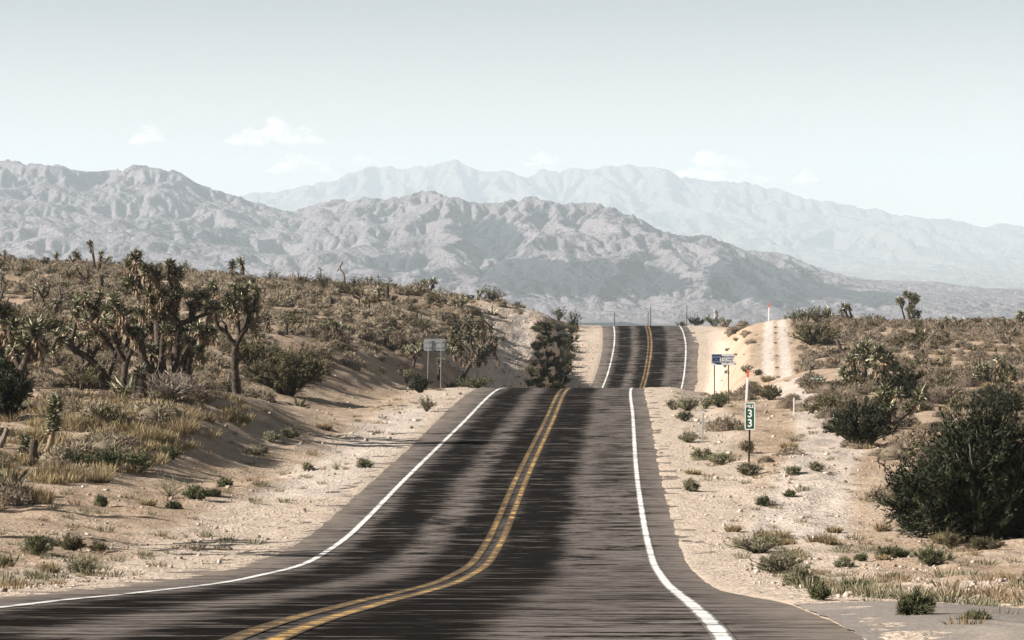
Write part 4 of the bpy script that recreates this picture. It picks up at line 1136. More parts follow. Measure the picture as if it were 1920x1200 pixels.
small(1880, 618, 24, 'thin-armed joshua tree between the fan-shaped yucca and right edge', 92, 'auto', forks=2, spread=.9, R=.28)
small(1728, 676, 22, 'dark ragged joshua stump in the scrub of the right slope', 93, 'single', R=.24, r=.22, skl=.7, skn=60)
small(1730, 640, 22, 'spiky dark yucca in the big scrub on the right slope', 94, 'yucca', R=.7, n=100, trunk=.3)
small(1344, 596, 26, 'tiny bare joshua tree with dark heads beyond the far crest', 95, 'auto', forks=1, spread=.6, first=.6, R=.26, r0=.06)
small(1362, 603, 14, 'small round joshua tree beyond the far crest', 96, 'auto', forks=2, spread=1.1, first=.2)

# young ones in the near left corner
base = (82, 866); _, Yt, _ = hit(*base)
g3 = joshua_from([[(80, 872, .12), (84, 852, .10), (92, 832, .09), (98, 810, .085), (101, 790, .08), (104, 760, .06), (106, 748, .04)]], [], base, Yt, 44, depth=.03)
rng = np.random.default_rng(9); k = Yt / F
for py in np.linspace(740, 792, 9):
    head(g3[1], g3[2], rng, np.array([(106 - base[0] - (py - 740) * .10) * k, -.03, (base[1] - py) * k]), np.array([.1, 0, 1.0]), .27, 60, 0, 0)
stand('joshua_tree', *base, g3, 'young joshua tree, a tan curved stem under a tall green spiky column', mt=TANBARK)
base = (42, 862); _, Yt, _ = hit(*base)
g3 = joshua_from([[(40, 866, .10), (42, 850, .09), (43, 838, .07), (45, 818, .04)]], [], base, Yt, 45, depth=.03)
k = Yt / F
for py in np.linspace(812, 838, 5):
    head(g3[1], g3[2], rng, np.array([(45 - base[0]) * k, .0, (base[1] - py) * k]), np.array([.05, 0, 1.0]), .24, 36, 0, 0)
stand('joshua_tree', *base, g3, 'very young short joshua tree left of the tan curved one', mt=TANBARK)

# three that stand just off the picture's left edge and throw their shadows over the verge
for i, (X_, Y_, H_) in enumerate([(-13.6, 73.5, 5.0), (-15.6, 76.0, 5.8), (-19.0, 83, 5.2)]):
    zz = float(ground(np.array([X_]), np.array([Y_]))[0])
    place_tree('joshua_tree', (X_, Y_, zz - .05), *joshua_auto(200 + i, H_, spread=1.1, forks=3, R=.3, hn=60, r0=.16), 'joshua tree standing just off the left edge of the picture beside the road', 'joshua tree', 'trees off the left edge')

# dead wood
def dead(px, py, limbs, label, seed, mt=None, name='dead_joshua_tree'):
    _, Y, _ = hit(px, py); return stand(name, px, py, joshua_from(limbs, [], (px, py), Y, seed), label, 'dead tree', mt=mt or GREYWOOD)
dead(63, 868, [[(62, 872, .14), (62, 845, .13), (64, 818, .12)]], 'thick black stump between the two young joshua trees', 1, BARK, 'tree_stump')
dead(8, 845, [[(-8, 860, .10), (4, 832, .09), (16, 806, .08)]], 'broken grey trunk leaning at the left edge', 2)
dead(115, 579, [[(114, 582, .10), (115, 555, .08), (113, 535, .05)], [(115, 553, .07), (125, 548, .06), (138, 538, .04)]], 'dead wye-shaped bare tree on the left slope', 3)
o = dead(643, 548, [[(646, 552, .13), (645, 530, .11), (643, 515, .09), (636, 504, .09), (638, 498, .07), (641, 492, .06)], [(636, 505, .06), (631, 510, .05)], [(643, 532, .07), (630, 536, .06), (620, 545, .05)]], 'bare crooked dead joshua tree sticking up on the left skyline', 4, None)
def stump(px, py, h, seed):
    _, Y, _ = hit(px, py); rr = np.random.default_rng(seed).uniform(.09, .14)
    return joshua_from([[(px, py + 3, rr * 1.1), (px + .6, py - h * .5, rr), (px + 1, py - h, rr * .7)]], [], (px, py), Y, seed, skn=0)
for i, (px, py, h) in enumerate([(575, 566, 18), (619, 572, 14), (691, 582, 16), (719, 596, 15), (780, 596, 14), (828, 604, 18), (625, 545, 12), (636, 548, 12), (403, 508, 16), (42, 500, 14), (53, 500, 7), (190, 555, 8), (770, 572, 10)]):
    stand('tree_stump', px, py, stump(px, py, h, 100 + i), 'short dark upright stump standing among the scrub of the left slope', 'stump', 'dark stumps on the left slope', BARK)
# ------------------------------------------------------------------ shrubs one can tell apart
def plant(name, px, py, mesh_parts, label, cat, group=None, rz=None, s=1.0, sink=.03, y0=24.0):
    """mesh_parts: [(part name or None, mesh, material)]"""
    x, y, z = hit(px, py, y0)
    rz = random.uniform(0, 6.28) if rz is None else rz
    if len(mesh_parts) == 1:
        o = link(name, mesh_parts[0][1]); o.location = (x, y, z - sink)
        if not o.data.materials: o.data.materials.append(mesh_parts[0][2])
    else:
        o = bpy.data.objects.new(name, None); COL.objects.link(o); o.location = (x, y, z - sink)
        for pn, me, mt in mesh_parts: link(pn, me, mt, o)
    root_rot(o, rz, s)
    return tag(o, label, cat, group)

random.seed(4)
_k = lambda py, px: hit(px, py)[1] / F
def leafy(px, py, wpx, hpx, label, seed, mt, leaves=1500, stems=18, leaf=.09, w=.034, name='shrub', cat='bush', up=.7, wood=None, group=None, dy=None):
    k = _k(py, px); r, h = wpx * k / 2, hpx * k
    g, st = leafy_shape(seed, r, h, stems, leaves, up, leaf, w)
    return plant(name, px, py, [('stems', st.mesh('stems'), wood or DARKSTEM), ('foliage', g.mesh('foliage'), mt)], label, cat, group)
def scrub1(px, py, wpx, hpx, label, seed, mt, n=500, name='scrub_bush', cat='scrub bush', group=None):
    k = _k(py, px)
    return plant(name, px, py, [(None, scrub_shape(seed, wpx * k / 2, hpx * k, n).mesh(name), mt)], label, cat, group)
def grass1(px, py, wpx, hpx, label, seed, mt=None, n=260, name='grass_tuft', cat='grass tuft', group=None, w=.02):
    k = _k(py, px)
    if wpx < 50: g = grass_shape(seed, wpx * k / 2, hpx * k, n, w)
    else:        # a clump of several tufts grown together
        g = Geo(); rg = np.random.default_rng(seed); W = wpx * k / 2
        for i in range(9):
            v, f, t = grass_shape(seed * 9 + i, W * .42, hpx * k * rg.uniform(.5, 1.0), max(60, n // 5), w * .7).arrays()
            g.add(v + [rg.uniform(-.75, .75) * W, rg.uniform(-.75, .75) * W, 0], f, t)
    return plant(name, px, py, [(None, g.mesh(name), mt or STRAW)], label, cat, group, rz=0.0)

# the big dark bush in the near right corner: many leaning stems clothed in feathery sprays
def big_bush():
    rng = np.random.default_rng(77); fo, st = Geo(), Geo()
    x, y, z = hit(1845, 1008)
    k = y / F
    R, H = 188 * k, 222 * k
    for i in range(168):
        a = rng.uniform(0, 2 * np.pi); q = math.sqrt(rng.uniform(.0, 1))
        if i >= 150: a = math.pi + rng.uniform(-.7, .7); q = rng.uniform(.95, 1.22)
        e = np.array([math.cos(a) * R * q, math.sin(a) * R * .85 * q, H * math.sqrt(max(.02, 1.0 - q ** 2.6)) * rng.uniform(.70, 1.0) + .12 * H * (1 - q)])
        lob = .80 + .28 * math.sin(3 * a + 1.1) + .16 * math.sin(7 * a)
        e = e * [lob * rng.uniform(.8, 1.1), lob, rng.uniform(.78, 1.08)]
        if q > .75: e[2] = H * rng.uniform(.04, .55)
        b = np.array([math.cos(a), math.sin(a), 0]) * R * .18 * rng.uniform(0, 1)
        m = b * .45 + e * .5 + np.array([0, 0, .05 * H])
        pts, rad = dense([b, m, e], [.045, .03, .010], .18)
        tube(st, pts, rad, 5, rng, .1, tint=rng.uniform(0, 1))
        L = np.linalg.norm(e)
        for j in range(17):
            t = rng.uniform(.22, 1.0); p0 = pts[int(t * (len(pts) - 1))]
            ax = unit(unit(e) * .55 + rng.normal(size=3) * .55 + np.array([0, 0, .42])); ln = rng.uniform(.30, .95)
            if j % 3 == 0: slivers(st, rng, p0[None], ax[None], ln, .022, .4)
            n = 46; s = rng.uniform(0, 1, n)
            P = p0 + ax * (s * ln)[:, None] + rng.normal(size=(n, 3)) * .045
            D = unit(ax * .9 + rng.normal(size=(n, 3)) * .55)
            slivers(fo, rng, P, D, rng.uniform(.09, .19, n), rng.uniform(.028, .05, n), np.clip(rng.uniform(0, 1, n), 0, 1))
    o = bpy.data.objects.new('creosote_bush', None); COL.objects.link(o); o.location = (x, y, z - .05)
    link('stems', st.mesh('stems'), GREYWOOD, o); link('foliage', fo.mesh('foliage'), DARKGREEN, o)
    return tag(o, 'huge dark green bush filling the near right side beside the dirt track', 'bush')
big_bush()
leafy(1612, 838, 160, 98, 'dark green creosote bush spreading left behind the huge one', 301, DARKGREEN, 13000, 48, .12, .036, 'creosote_bush')
leafy(1552, 782, 62, 52, 'brownish olive bush at the left end of the dark creosote', 302, OLIVE, 1400, 16, .12, .035, 'creosote_bush')
leafy(1690, 762, 120, 78, 'dark green creosote in front of the broad dark joshua tree', 303, DARKGREEN, 8000, 40, .13, .04, 'creosote_bush')
leafy(1765, 752, 90, 60, 'green bush peeping over the top of the huge dark bush', 304, OLIVE, 1500, 18, .14, .04, 'creosote_bush')
leafy(1870, 790, 120, 80, 'dark green bush below the rounded low joshua tree', 305, DARKGREEN, 6000, 36, .13, .04, 'creosote_bush')
leafy(540, 745, 190, 96, 'wide olive bush right of the joshua grove above the bank', 306, OLIVE, 20000, 90, .12, .045, 'creosote_bush')
leafy(470, 690, 120, 60, 'olive bush behind the tree with the forked trunk', 307, OLIVE, 6000, 40, .12, .05, 'creosote_bush')
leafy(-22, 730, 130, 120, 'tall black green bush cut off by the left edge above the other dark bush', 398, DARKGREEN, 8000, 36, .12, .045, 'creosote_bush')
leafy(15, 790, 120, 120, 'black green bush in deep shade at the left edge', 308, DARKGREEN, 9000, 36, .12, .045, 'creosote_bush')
leafy(150, 735, 90, 60, 'dull olive bush at the foot of the twisted joshua tree', 309, OLIVE, 1500, 16, .11, .035, 'creosote_bush')
leafy(70, 640, 150, 60, 'low olive bush on the left slope under the pale-headed tree', 310, OLIVE, 5000, 36, .13, .05, 'creosote_bush')
leafy(785, 620, 90, 40, 'olive bush on the slope above the grey sign', 311, OLIVE, 1300, 16, .14, .045, 'creosote_bush')
leafy(790, 738, 66, 34, 'glossy black green leafy shrub at the foot of the grey sign posts', 312, DARKGREEN, 2200, 20, .10, .06, 'leafy_shrub')
leafy(892, 728, 90, 24, 'low green shrub under the leaning brown-crowned joshua tree', 313, GREEN, 1300, 18, .12, .04, 'leafy_shrub')
leafy(762, 720, 40, 32, 'grey green shrub in the shaded hollow left of the grey sign', 314, GREYGREEN, 600, 12, .12, .04, 'leafy_shrub')
leafy(560, 520, 70, 30, 'airy twiggy bush on the left skyline right of the palm-like pair', 315, OLIVE, 500, 26, .16, .05, 'creosote_bush', up=1.0)
leafy(505, 528, 70, 30, 'loose thin bush on the skyline left of the airy twiggy one', 316, OLIVE, 500, 24, .16, .05, 'creosote_bush', up=1.0)
leafy(603, 545, 42, 40, 'airy dark bush on the skyline left of the crooked dead tree', 317, OLIVE, 520, 22, .16, .05, 'creosote_bush', up=1.1)
leafy(668, 545, 50, 30, 'airy thin bush on the skyline right of the crooked dead tree', 318, OLIVE, 460, 22, .16, .05, 'creosote_bush', up=1.1)
leafy(712, 550, 60, 34, 'dark airy bush on the skyline above the dark column', 319, OLIVE, 600, 22, .16, .05, 'creosote_bush', up=1.1)
leafy(782, 552, 40, 30, 'small airy bush on the skyline left of the double-headed yucca', 320, OLIVE, 420, 18, .16, .05, 'creosote_bush', up=1.1)
leafy(922, 562, 66, 34, 'airy grey bush on the skyline where the pale track tops the hill', 321, OLIVE, 800, 26, .16, .05, 'creosote_bush', up=1.1)
leafy(340, 506, 60, 26, 'thin bush on the skyline behind the grove', 322, OLIVE, 420, 20, .16, .05, 'creosote_bush', up=1.1)
leafy(205, 505, 40, 22, 'thin leafy twigs right of the tall thin joshua on the skyline', 323, OLIVE, 300, 16, .16, .05, 'creosote_bush', up=1.1)
leafy(1075, 612, 46, 34, 'dark bush on the shaded lip of the left roadside cut', 324, GREEN, 900, 16, .16, .05, 'creosote_bush')
leafy(1048, 600, 40, 30, 'dark green bush on top of the cut above the shaded bank', 325, GREEN, 800, 16, .16, .05, 'creosote_bush')
leafy(1500, 606, 70, 30, 'dark green bush at the right of the dirt mound crest', 326, GREEN, 1000, 18, .2, .06, 'creosote_bush')
leafy(1530, 604, 50, 34, 'airy grey bush on the skyline right of the dirt mound', 327, OLIVE, 600, 20, .2, .06, 'creosote_bush', up=1.1)
leafy(1525, 650, 120, 46, 'broad brown bush on the right slope below the skyline joshua', 328, OLIVE, 6000, 44, .16, .06, 'creosote_bush')
leafy(1632, 606, 50, 20, 'yellow green bush on the right skyline left of the tall joshua tree', 329, GREEN, 600, 14, .2, .06, 'creosote_bush')
leafy(1725, 655, 80, 46, 'brown bush in the middle of the right slope round the dark yucca', 330, OLIVE, 4000, 36, .16, .06, 'creosote_bush')
leafy(1305, 606, 46, 16, 'dark low bush at the right of the far crest', 331, DARKGREEN, 700, 14, .2, .07, 'creosote_bush')
leafy(1338, 612, 50, 24, 'dark bush on the bank right of the far crest', 332, GREEN, 700, 14, .2, .07, 'creosote_bush')
leafy(1275, 604, 30, 10, 'small dark bush just past the far crest of the road', 333, GREEN, 300, 10, .2, .07, 'creosote_bush')
# shaded side of the left cut
_rg = np.random.default_rng(31)
_fill = []
while len(_fill) < 34:
    a_, b_ = _rg.uniform(985, 1078), _rg.uniform(612, 732)
    if a_ > np.interp(b_, [600, 640, 700, 735], [1000, 998, 985, 980]) + 6 and a_ < np.interp(b_, [605, 660, 735], [1082, 1074, 1062]): _fill.append((a_, b_, _rg.uniform(18, 34), _rg.uniform(12, 20)))
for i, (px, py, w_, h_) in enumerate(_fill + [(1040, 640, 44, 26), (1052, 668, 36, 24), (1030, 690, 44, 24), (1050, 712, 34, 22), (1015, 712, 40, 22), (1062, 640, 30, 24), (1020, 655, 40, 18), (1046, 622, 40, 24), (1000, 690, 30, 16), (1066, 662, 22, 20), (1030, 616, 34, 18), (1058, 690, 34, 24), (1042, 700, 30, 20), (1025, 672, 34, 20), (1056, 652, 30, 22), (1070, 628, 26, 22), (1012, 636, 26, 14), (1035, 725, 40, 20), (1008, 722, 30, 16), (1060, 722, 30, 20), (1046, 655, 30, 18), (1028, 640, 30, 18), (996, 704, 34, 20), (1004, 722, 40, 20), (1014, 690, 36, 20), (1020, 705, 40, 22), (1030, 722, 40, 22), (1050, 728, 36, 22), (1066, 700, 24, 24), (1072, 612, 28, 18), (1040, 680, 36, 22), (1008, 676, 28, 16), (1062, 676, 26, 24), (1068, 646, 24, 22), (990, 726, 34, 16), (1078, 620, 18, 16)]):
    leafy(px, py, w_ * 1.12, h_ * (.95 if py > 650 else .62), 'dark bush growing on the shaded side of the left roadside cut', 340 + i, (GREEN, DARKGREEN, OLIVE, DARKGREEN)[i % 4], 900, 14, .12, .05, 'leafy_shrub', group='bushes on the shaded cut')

# the grassy strip between the wheel tracks on the mound
for i, (px, py, w_, h_) in enumerate([(1457, 690, 10, 4), (1455, 668, 8, 4), (1454, 648, 8, 4), (1454, 630, 7, 4), (1454, 616, 6, 3), (1459, 705, 10, 5)]):
    grass1(px, py, w_, h_, 'low grass in the strip between the two wheel tracks on the dirt mound', 380 + i, n=120, w=.03, group='grass between the wheel tracks')

# bare twigs and grey bushes
def twiggy(px, py, wpx, hpx, label, seed, stems=60, mt=None):
    k = _k(py, px)
    return plant('twig_bush', px, py, [(None, twig_shape(seed, wpx * k / 2, hpx * k, stems).mesh('twig_bush'), mt or PALETWIG)], label, 'bare bush')
twiggy(318, 752, 130, 60, 'pale leafless twiggy bush in front of the largest joshua tree', 361, 110)
twiggy(372, 752, 90, 44, 'brown bare twiggy bush right of the pale leafless one', 362, 90, SCRUB)
twiggy(318, 938, 76, 46, 'open green-stemmed bush with bare spreading twigs on the near left bank', 363, 46, GREYGREEN)
twiggy(632, 882, 34, 22, 'little grey twiggy shrub on the pale verge left of the road', 364, 40, GREYGREEN)
twiggy(1490, 830, 50, 22, 'dry brown twiggy shrub right of the mile post', 365, 50, SCRUB)

# the near left bank
for a in [
    (370, 944, 62, 28, 'dark green cushion bush right of the open green-stemmed bush', GREEN), (402, 936, 30, 18, 'smaller green cushion touching the dark green cushion bush', GREEN),
    (422, 922, 32, 16, 'round green cushion shrub alone on the bare left bank', GREEN), (326, 954, 34, 14, 'low green shrub under the open green-stemmed bush', GREEN),
    (192, 948, 28, 24, 'upright green shrub alone on the near left spoil bank', GREEN), (72, 1042, 84, 44, 'round dark green bush in shade at the near left road verge', GREEN),
    (132, 1036, 62, 36, 'brown green bush right of the round dark verge bush', OLIVE), (185, 1036, 36, 24, 'small dim shrub at the right end of the shaded verge bushes', OLIVE),
    (155, 1078, 60, 24, 'pale grey green tuft at the road edge in the near left corner', GREYGREEN), (576, 880, 26, 16, 'round grey green shrub on the verge left of the road', GREYGREEN),
    (508, 830, 46, 22, 'grey green shrub on the left bank among long shadows', GREYGREEN), (545, 826, 44, 24, 'dusty green shrub next to the one among long shadows', GREYGREEN),
    (482, 862, 50, 20, 'very pale grey shrub on the stony left bank', GREYGREEN), (800, 772, 40, 34, 'pale grey green bush on the left verge near the crest', GREYGREEN),
    (682, 878, 36, 18, 'grey shrub with a white stone beside it left of the road', GREYGREEN), (606, 800, 44, 18, 'low straw shrub on the left bank where the shadows end', STRAW),
    (318, 866, 48, 34, 'bright green bush at the edge of the golden grass', GREEN), (262, 888, 70, 44, 'dark green bush in the middle of the near left thicket', GREEN),
    (205, 884, 80, 46, 'green bush left of the dark one in the near left thicket', GREEN), (150, 878, 70, 34, 'green low bush behind the young joshua trees', GREEN),
    (5, 1080, 50, 26, 'pale weeds at the road edge in the bottom left corner', GREYGREEN), (680, 1010, 1, 1, '', None),
    # right of the road
    (1262, 770, 44, 24, 'grey green bush on the right shoulder at the crest', GREYGREEN), (1290, 772, 58, 30, 'widest grey green bush on the right shoulder at the crest', GREYGREEN),
    (1285, 790, 40, 22, 'lowest of the green bushes on the right shoulder at the crest', GREEN), (1350, 768, 56, 32, 'green bush around the posts of the blue sign', GREEN),
    (1322, 768, 40, 24, 'small bush left of the blue sign posts', GREYGREEN), (1290, 830, 46, 24, 'grey green bush left of the grey marker stake', GREYGREEN),
    (1318, 862, 60, 22, 'pale low bush in front of the grey marker stake', GREYGREEN), (1352, 872, 64, 24, 'sage green mat between the marker stake and mile post', GREYGREEN),
    (1405, 892, 56, 26, 'sage bush wrapped round the foot of the mile post', GREYGREEN), (1296, 924, 34, 26, 'small grey green shrub on the right road edge', GREYGREEN),
    (1432, 946, 30, 18, 'dark green shrub on the dirt right of the road', GREEN), (1482, 936, 20, 12, 'tiny green shrub right of the dark green one on the dirt', GREEN),
    (1488, 898, 40, 18, 'green shrub in the middle of the right dirt flat', GREYGREEN), (1530, 892, 26, 18, 'thin pale shrub beside the green one on the right dirt flat', GREYGREEN),
    (1425, 1040, 130, 44, 'large sage green mat of weeds at the right road edge', GREYGREEN), (1462, 1078, 120, 40, 'second sage mat below the large one at the right road edge', GREYGREEN),
    (1500, 1100, 90, 34, 'low weed mat at the corner of the gravel apron', GREYGREEN), (1538, 1128, 46, 36, 'green weed at the corner where the apron meets the road', GREEN),
    (1604, 1112, 74, 24, 'green weed patch on the white stones by the gravel apron', GREEN), (1717, 1160, 92, 46, 'bright green weed with tall stalks on the white gravel', GREEN),
    (1670, 1062, 80, 26, 'olive weeds at the foot of the huge dark bush, left one', GREEN), (1748, 1068, 90, 40, 'green bush at the foot of the huge dark bush, middle one', GREEN),
    (1785, 1030, 60, 34, 'tan and green weeds under the huge dark bush', OLIVE), (1848, 1040, 90, 26, 'olive weeds at the foot of the huge dark bush, right one', OLIVE),
    (1826, 1170, 60, 20, 'short green weeds along the edge of the gravel apron', GREEN), (1672, 1092, 50, 14, 'thin weeds on the white gravel below the olive ones', GREYGREEN),
    (1580, 1066, 40, 22, 'grey green weed on the pale stony ground right of the mats', GREYGREEN), (1615, 1064, 26, 16, 'tiny green weed on the pale stones', GREEN),
    (1400, 698, 30, 18, 'yellow green bush above the orange-tipped marker', GREEN), (1420, 705, 30, 12, 'yellow green bush right of the one above the marker', GREEN),
    (1445, 752, 56, 30, 'brown bush at the foot of the dirt mound track', OLIVE), (1415, 742, 44, 30, 'grey green bush behind the mile post', GREYGREEN),
    (1440, 716, 36, 18, 'straw coloured bush at the lower end of the dirt track', STRAW)]:
    px, py, w_, h_, lab, mt = a
    if mt is None: continue
    near = py > 980
    if mt is STRAW: grass1(px, py, w_, h_, lab, px + py, n=420)
    else: leafy(px, py, w_, h_, lab, px * 3 + py, mt, (4200 if w_ > 55 else 1900) if near else (2200 if w_ > 55 else 1100), 30 if w_ > 55 else 18, .055 if near else .09, .013 if near else .026, 'small_shrub', 'shrub')

# golden grass
for a in [(150, 800, 90, 46, 'golden grass behind the young joshua trees'), (215, 775, 80, 34, 'golden grass under the left trees of the grove'), (325, 815, 90, 50, 'brightest golden grass clump on the near left bank'),
          (280, 822, 80, 44, 'golden grass left of the brightest clump'), (395, 795, 60, 40, 'golden grass at the right end of the near left thicket'), (440, 790, 50, 30, 'tawny grass in front of the forked trunk'),
          (350, 792, 80, 36, 'brown golden grass behind the brightest clump'), (250, 850, 70, 30, 'tawny grass between the dark green bushes'), (110, 905, 90, 50, 'reddish dry grass in the near left corner'),
          (60, 945, 90, 50, 'brown dry grass at the left edge'), (175, 905, 70, 40, 'tawny grass below the green bushes of the thicket'), (278, 952, 36, 20, 'yellow tuft left of the open green-stemmed bush'),
          (95, 1084, 40, 26, 'pale straw tuft at the near left road edge'), (1480, 842, 34, 24, 'straw tuft on the right dirt flat'), (1440, 1010, 90, 28, 'golden grass streak above the large sage mat'),
          (1470, 1022, 70, 26, 'golden grass at the right end of the streak'), (1540, 1026, 60, 30, 'golden tuft between the sage mats and huge bush'), (1565, 1002, 36, 18, 'smaller golden tuft behind the other golden tuft'),
          (1570, 812, 44, 26, 'tawny tuft below the dark creosote'), (1655, 1000, 30, 24, 'brown grass at the left foot of the huge dark bush'), (1765, 1020, 40, 30, 'tan grass under the huge dark bush'),
          (1625, 835, 60, 20, 'pale grass left of the huge dark bush'), (1655, 1064, 40, 14, 'sparse straw on the stony ground'), (1375, 1000, 40, 18, 'faint straw on the right road edge'),
          (1300, 890, 40, 14, 'sparse straw beside the right road edge'), (60, 825, 70, 40, 'brown grass around the black stump'), (1310, 905, 1, 1, '')]:
    if a[2] > 1: grass1(*a[:5], a[0] * 2 + a[1], n=520 if a[2] > 60 else 300)
    if a[2] > 60:      # the clumps run into each other
        pass

# ------------------------------------------------------------------ scrub of the slopes
def slope_points(n, seed, xr, yr, keep, dmin):
    rng = np.random.default_rng(seed); out = []; cell = {}
    for rnd in range(8):
        m = 9000
        y = np.sqrt(rng.uniform(yr[0] ** 2, yr[1] ** 2, m)); x = rng.uniform(xr[0], xr[1], m) * y
        z = ground(x, y, False)
        k = keep(x, y, 960 + F * x / y, HZ - F * z / y, x - XC(np.minimum(y, 450)), rng)
        for X_, Y_ in zip(x[k], y[k]):
            c = (int(math.floor(X_ / dmin)), int(Y_ / dmin)); bad = False
            for i in (-1, 0, 1):
                for j in (-1, 0, 1):
                    for (a, b) in cell.get((c[0] + i, c[1] + j), ()):
                        if (a - X_) ** 2 + (b - Y_) ** 2 < dmin * dmin: bad = True
            if not bad:
                cell.setdefault(c, []).append((X_, Y_)); out.append((X_, Y_))
            if len(out) >= n: return np.array(out)
    return np.array(out)

def keep_left(x, y, px, py, d, rng):
    k = d < -9.0 - 3 * (y < 190)
    edge = np.interp(px, [-200, 0, 180, 300, 400, 470, 560, 640, 720], [960, 955, 905, 880, 830, 775, 735, 690, 640])
    k &= ~((y < 190) & (py > edge))          # the bare bank below the thicket
    u = rng.uniform(size=len(x))
    k &= ~((px > 900) & (py > 578) & (u > .02)); k &= ~((px > 655) & (py > 665) & (u > .04))
    return k & (gnoise(x / 4.5, y / 7, 201) + .6 * gnoise(x / 1.7, y / 2.4, 203) > .02 - .10 * (y > 230))
def keep_right(x, y, px, py, d, rng):
    edge = np.interp(py, [590, 620, 700, 740, 790, 830, 900, 1000], [1485, 1495, 1510, 1525, 1545, 1590, 1640, 1700])
    u = rng.uniform(size=len(x))
    u = np.where((px > 1412) & (py < 730), 1.0, u)
    k = ~((px < edge) & ((u > .02) | (d < 7)))
    return k & (gnoise(x / 4.5, y / 7, 207) + .6 * gnoise(x / 1.7, y / 2.4, 209) > .06 - .10 * (y > 290))

PL = slope_points(5200, 5, (-.235, .02), (84, 345), keep_left, .80)
PR = slope_points(4200, 6, (.02, .215), (95, 372), keep_right, .92)
SHAPES = {}
for i in range(7): SHAPES['fine', i] = scrub_shape(560 + i, .58, .36 + .06 * (i % 3), 760, 0.9)
for i in range(7): SHAPES['scrub', i] = scrub_shape(500 + i, .58, .36 + .06 * (i % 3), 330, 1.7)
for i in range(3): SHAPES['tuft', i] = grass_shape(520 + i, .40, .27, 110, .026)
for i in range(3): SHAPES['leafy', i] = leafy_shape(530 + i, .6, .46, 12, 420, .7, .10, .05)[0]
MESH = {}
MT = {'scrub': SCRUB, 'tuft': STRAW, 'leafy': OLIVE}
def pick(rng):
    u = rng.uniform(); return ('scrub', int(rng.integers(7))) if u < .68 else ('tuft', int(rng.integers(3))) if u < .82 else ('leafy', int(rng.integers(3)))
def scatter(P, seed, side, n_single):
    rng = np.random.default_rng(seed)
    z = ground(P[:, 0], P[:, 1])
    kinds = [pick(rng) for _ in P]
    size = rng.lognormal(-.12, .40, len(P)).clip(.4, 1.7)
    px = 960 + F * P[:, 0] / P[:, 1]
    view = (px > 5) & (px < 1915) & (HZ - F * z / P[:, 1] < 1190)
    big = size / P[:, 1] * view
    order = np.argsort(-big); single = set(order[:n_single].tolist())
    word = {'scrub': ('scrub_bush', 'small grey-brown scrub bush among many on the %s slope', 'scrub bush', 'grey-brown scrub on the %s slope'),
            'tuft': ('grass_tuft', 'straw-coloured tuft of dry grass among the scrub of the %s slope', 'grass tuft', 'dry tufts on the %s slope'),
            'leafy': ('small_shrub', 'small olive leafy shrub among the scrub of the %s slope', 'shrub', 'olive shrubs on the %s slope')}
    mass = {k: Geo() for k in MT}
    for i, (kd, s) in enumerate(zip(kinds, size)):
        a = rng.uniform(0, 6.283); sq = rng.uniform(.8, 1.15)
        loc = np.array([P[i, 0], P[i, 1], z[i] - .03])
        if i in single:
            if kd not in MESH:
                me = SHAPES[('fine', kd[1]) if kd[0] == 'scrub' else kd].mesh(kd[0]); me.materials.append(MT[kd[0]]); MESH[kd] = me
            nm, lab, cat, grp = word[kd[0]]
            o = link(nm, MESH[kd]); o.location = loc; o.rotation_euler = (0, 0, a); o.scale = (s, s, s * sq)
            tag(o, lab % side, cat, grp % side)
        else:
            v, f, t = SHAPES[('fine', kd[1]) if kd[0] == 'scrub' and P[i, 1] < 185 else kd].arrays()
            c, q = math.cos(a) * s, math.sin(a) * s
            w = np.stack([v[:, 0] * c - v[:, 1] * q, v[:, 0] * q + v[:, 1] * c, v[:, 2] * s * sq], 1) + loc
            mass[kd[0]].add(w, f, np.clip(t * .7 + rng.uniform(0, .3) * 1.0, 0, 1))
    nmz = {'scrub': 'scrub', 'tuft': 'dry_grass', 'leafy': 'low_shrubbery'}
    for kd, g in mass.items():
        if not g.empty(): tag(link(nmz[kd], g.mesh(nmz[kd]), MT[kd]), 'countless %s covering the %s slope' % ({'scrub': 'grey-brown scrub bushes', 'tuft': 'straw grass tufts', 'leafy': 'olive leafy shrubs'}[kd], side), kind='stuff')
scatter(PL, 15, 'left', 150)
scatter(PR, 16, 'right', 120)

# weeds strewn over the bare verges: too many and too small to count
def strew(name, n, seed, shape, mat, dist, size):
    rng = np.random.default_rng(seed); g = Geo()
    y = 1 / rng.uniform(1 / 330, 1 / 26, n); side = np.where(rng.uniform(size=n) < .45, -1, 1)
    d = dist[0] + rng.gamma(1.6, dist[1], n); x = XC(np.minimum(y, 450)) + side * d
    dn = (gnoise(x / 2.5, y / 4, seed) > .02) & ~((side > 0) & (y < 37.5) & (rng.uniform(size=n) < .93))
    x, y = x[dn], y[dn]; z = ground(x, y)
    sh = [s.arrays() for s in shape]
    for i in range(len(x)):
        v, f, t = sh[rng.integers(len(sh))]; a = rng.uniform(0, 6.28); s = rng.uniform(*size)
        c, q = math.cos(a) * s, math.sin(a) * s
        g.add(np.stack([v[:, 0] * c - v[:, 1] * q, v[:, 0] * q + v[:, 1] * c, v[:, 2] * s], 1) + [x[i], y[i], z[i] - .01], f, t)
    return tag(link(name, g.mesh(name), mat), kind='stuff')
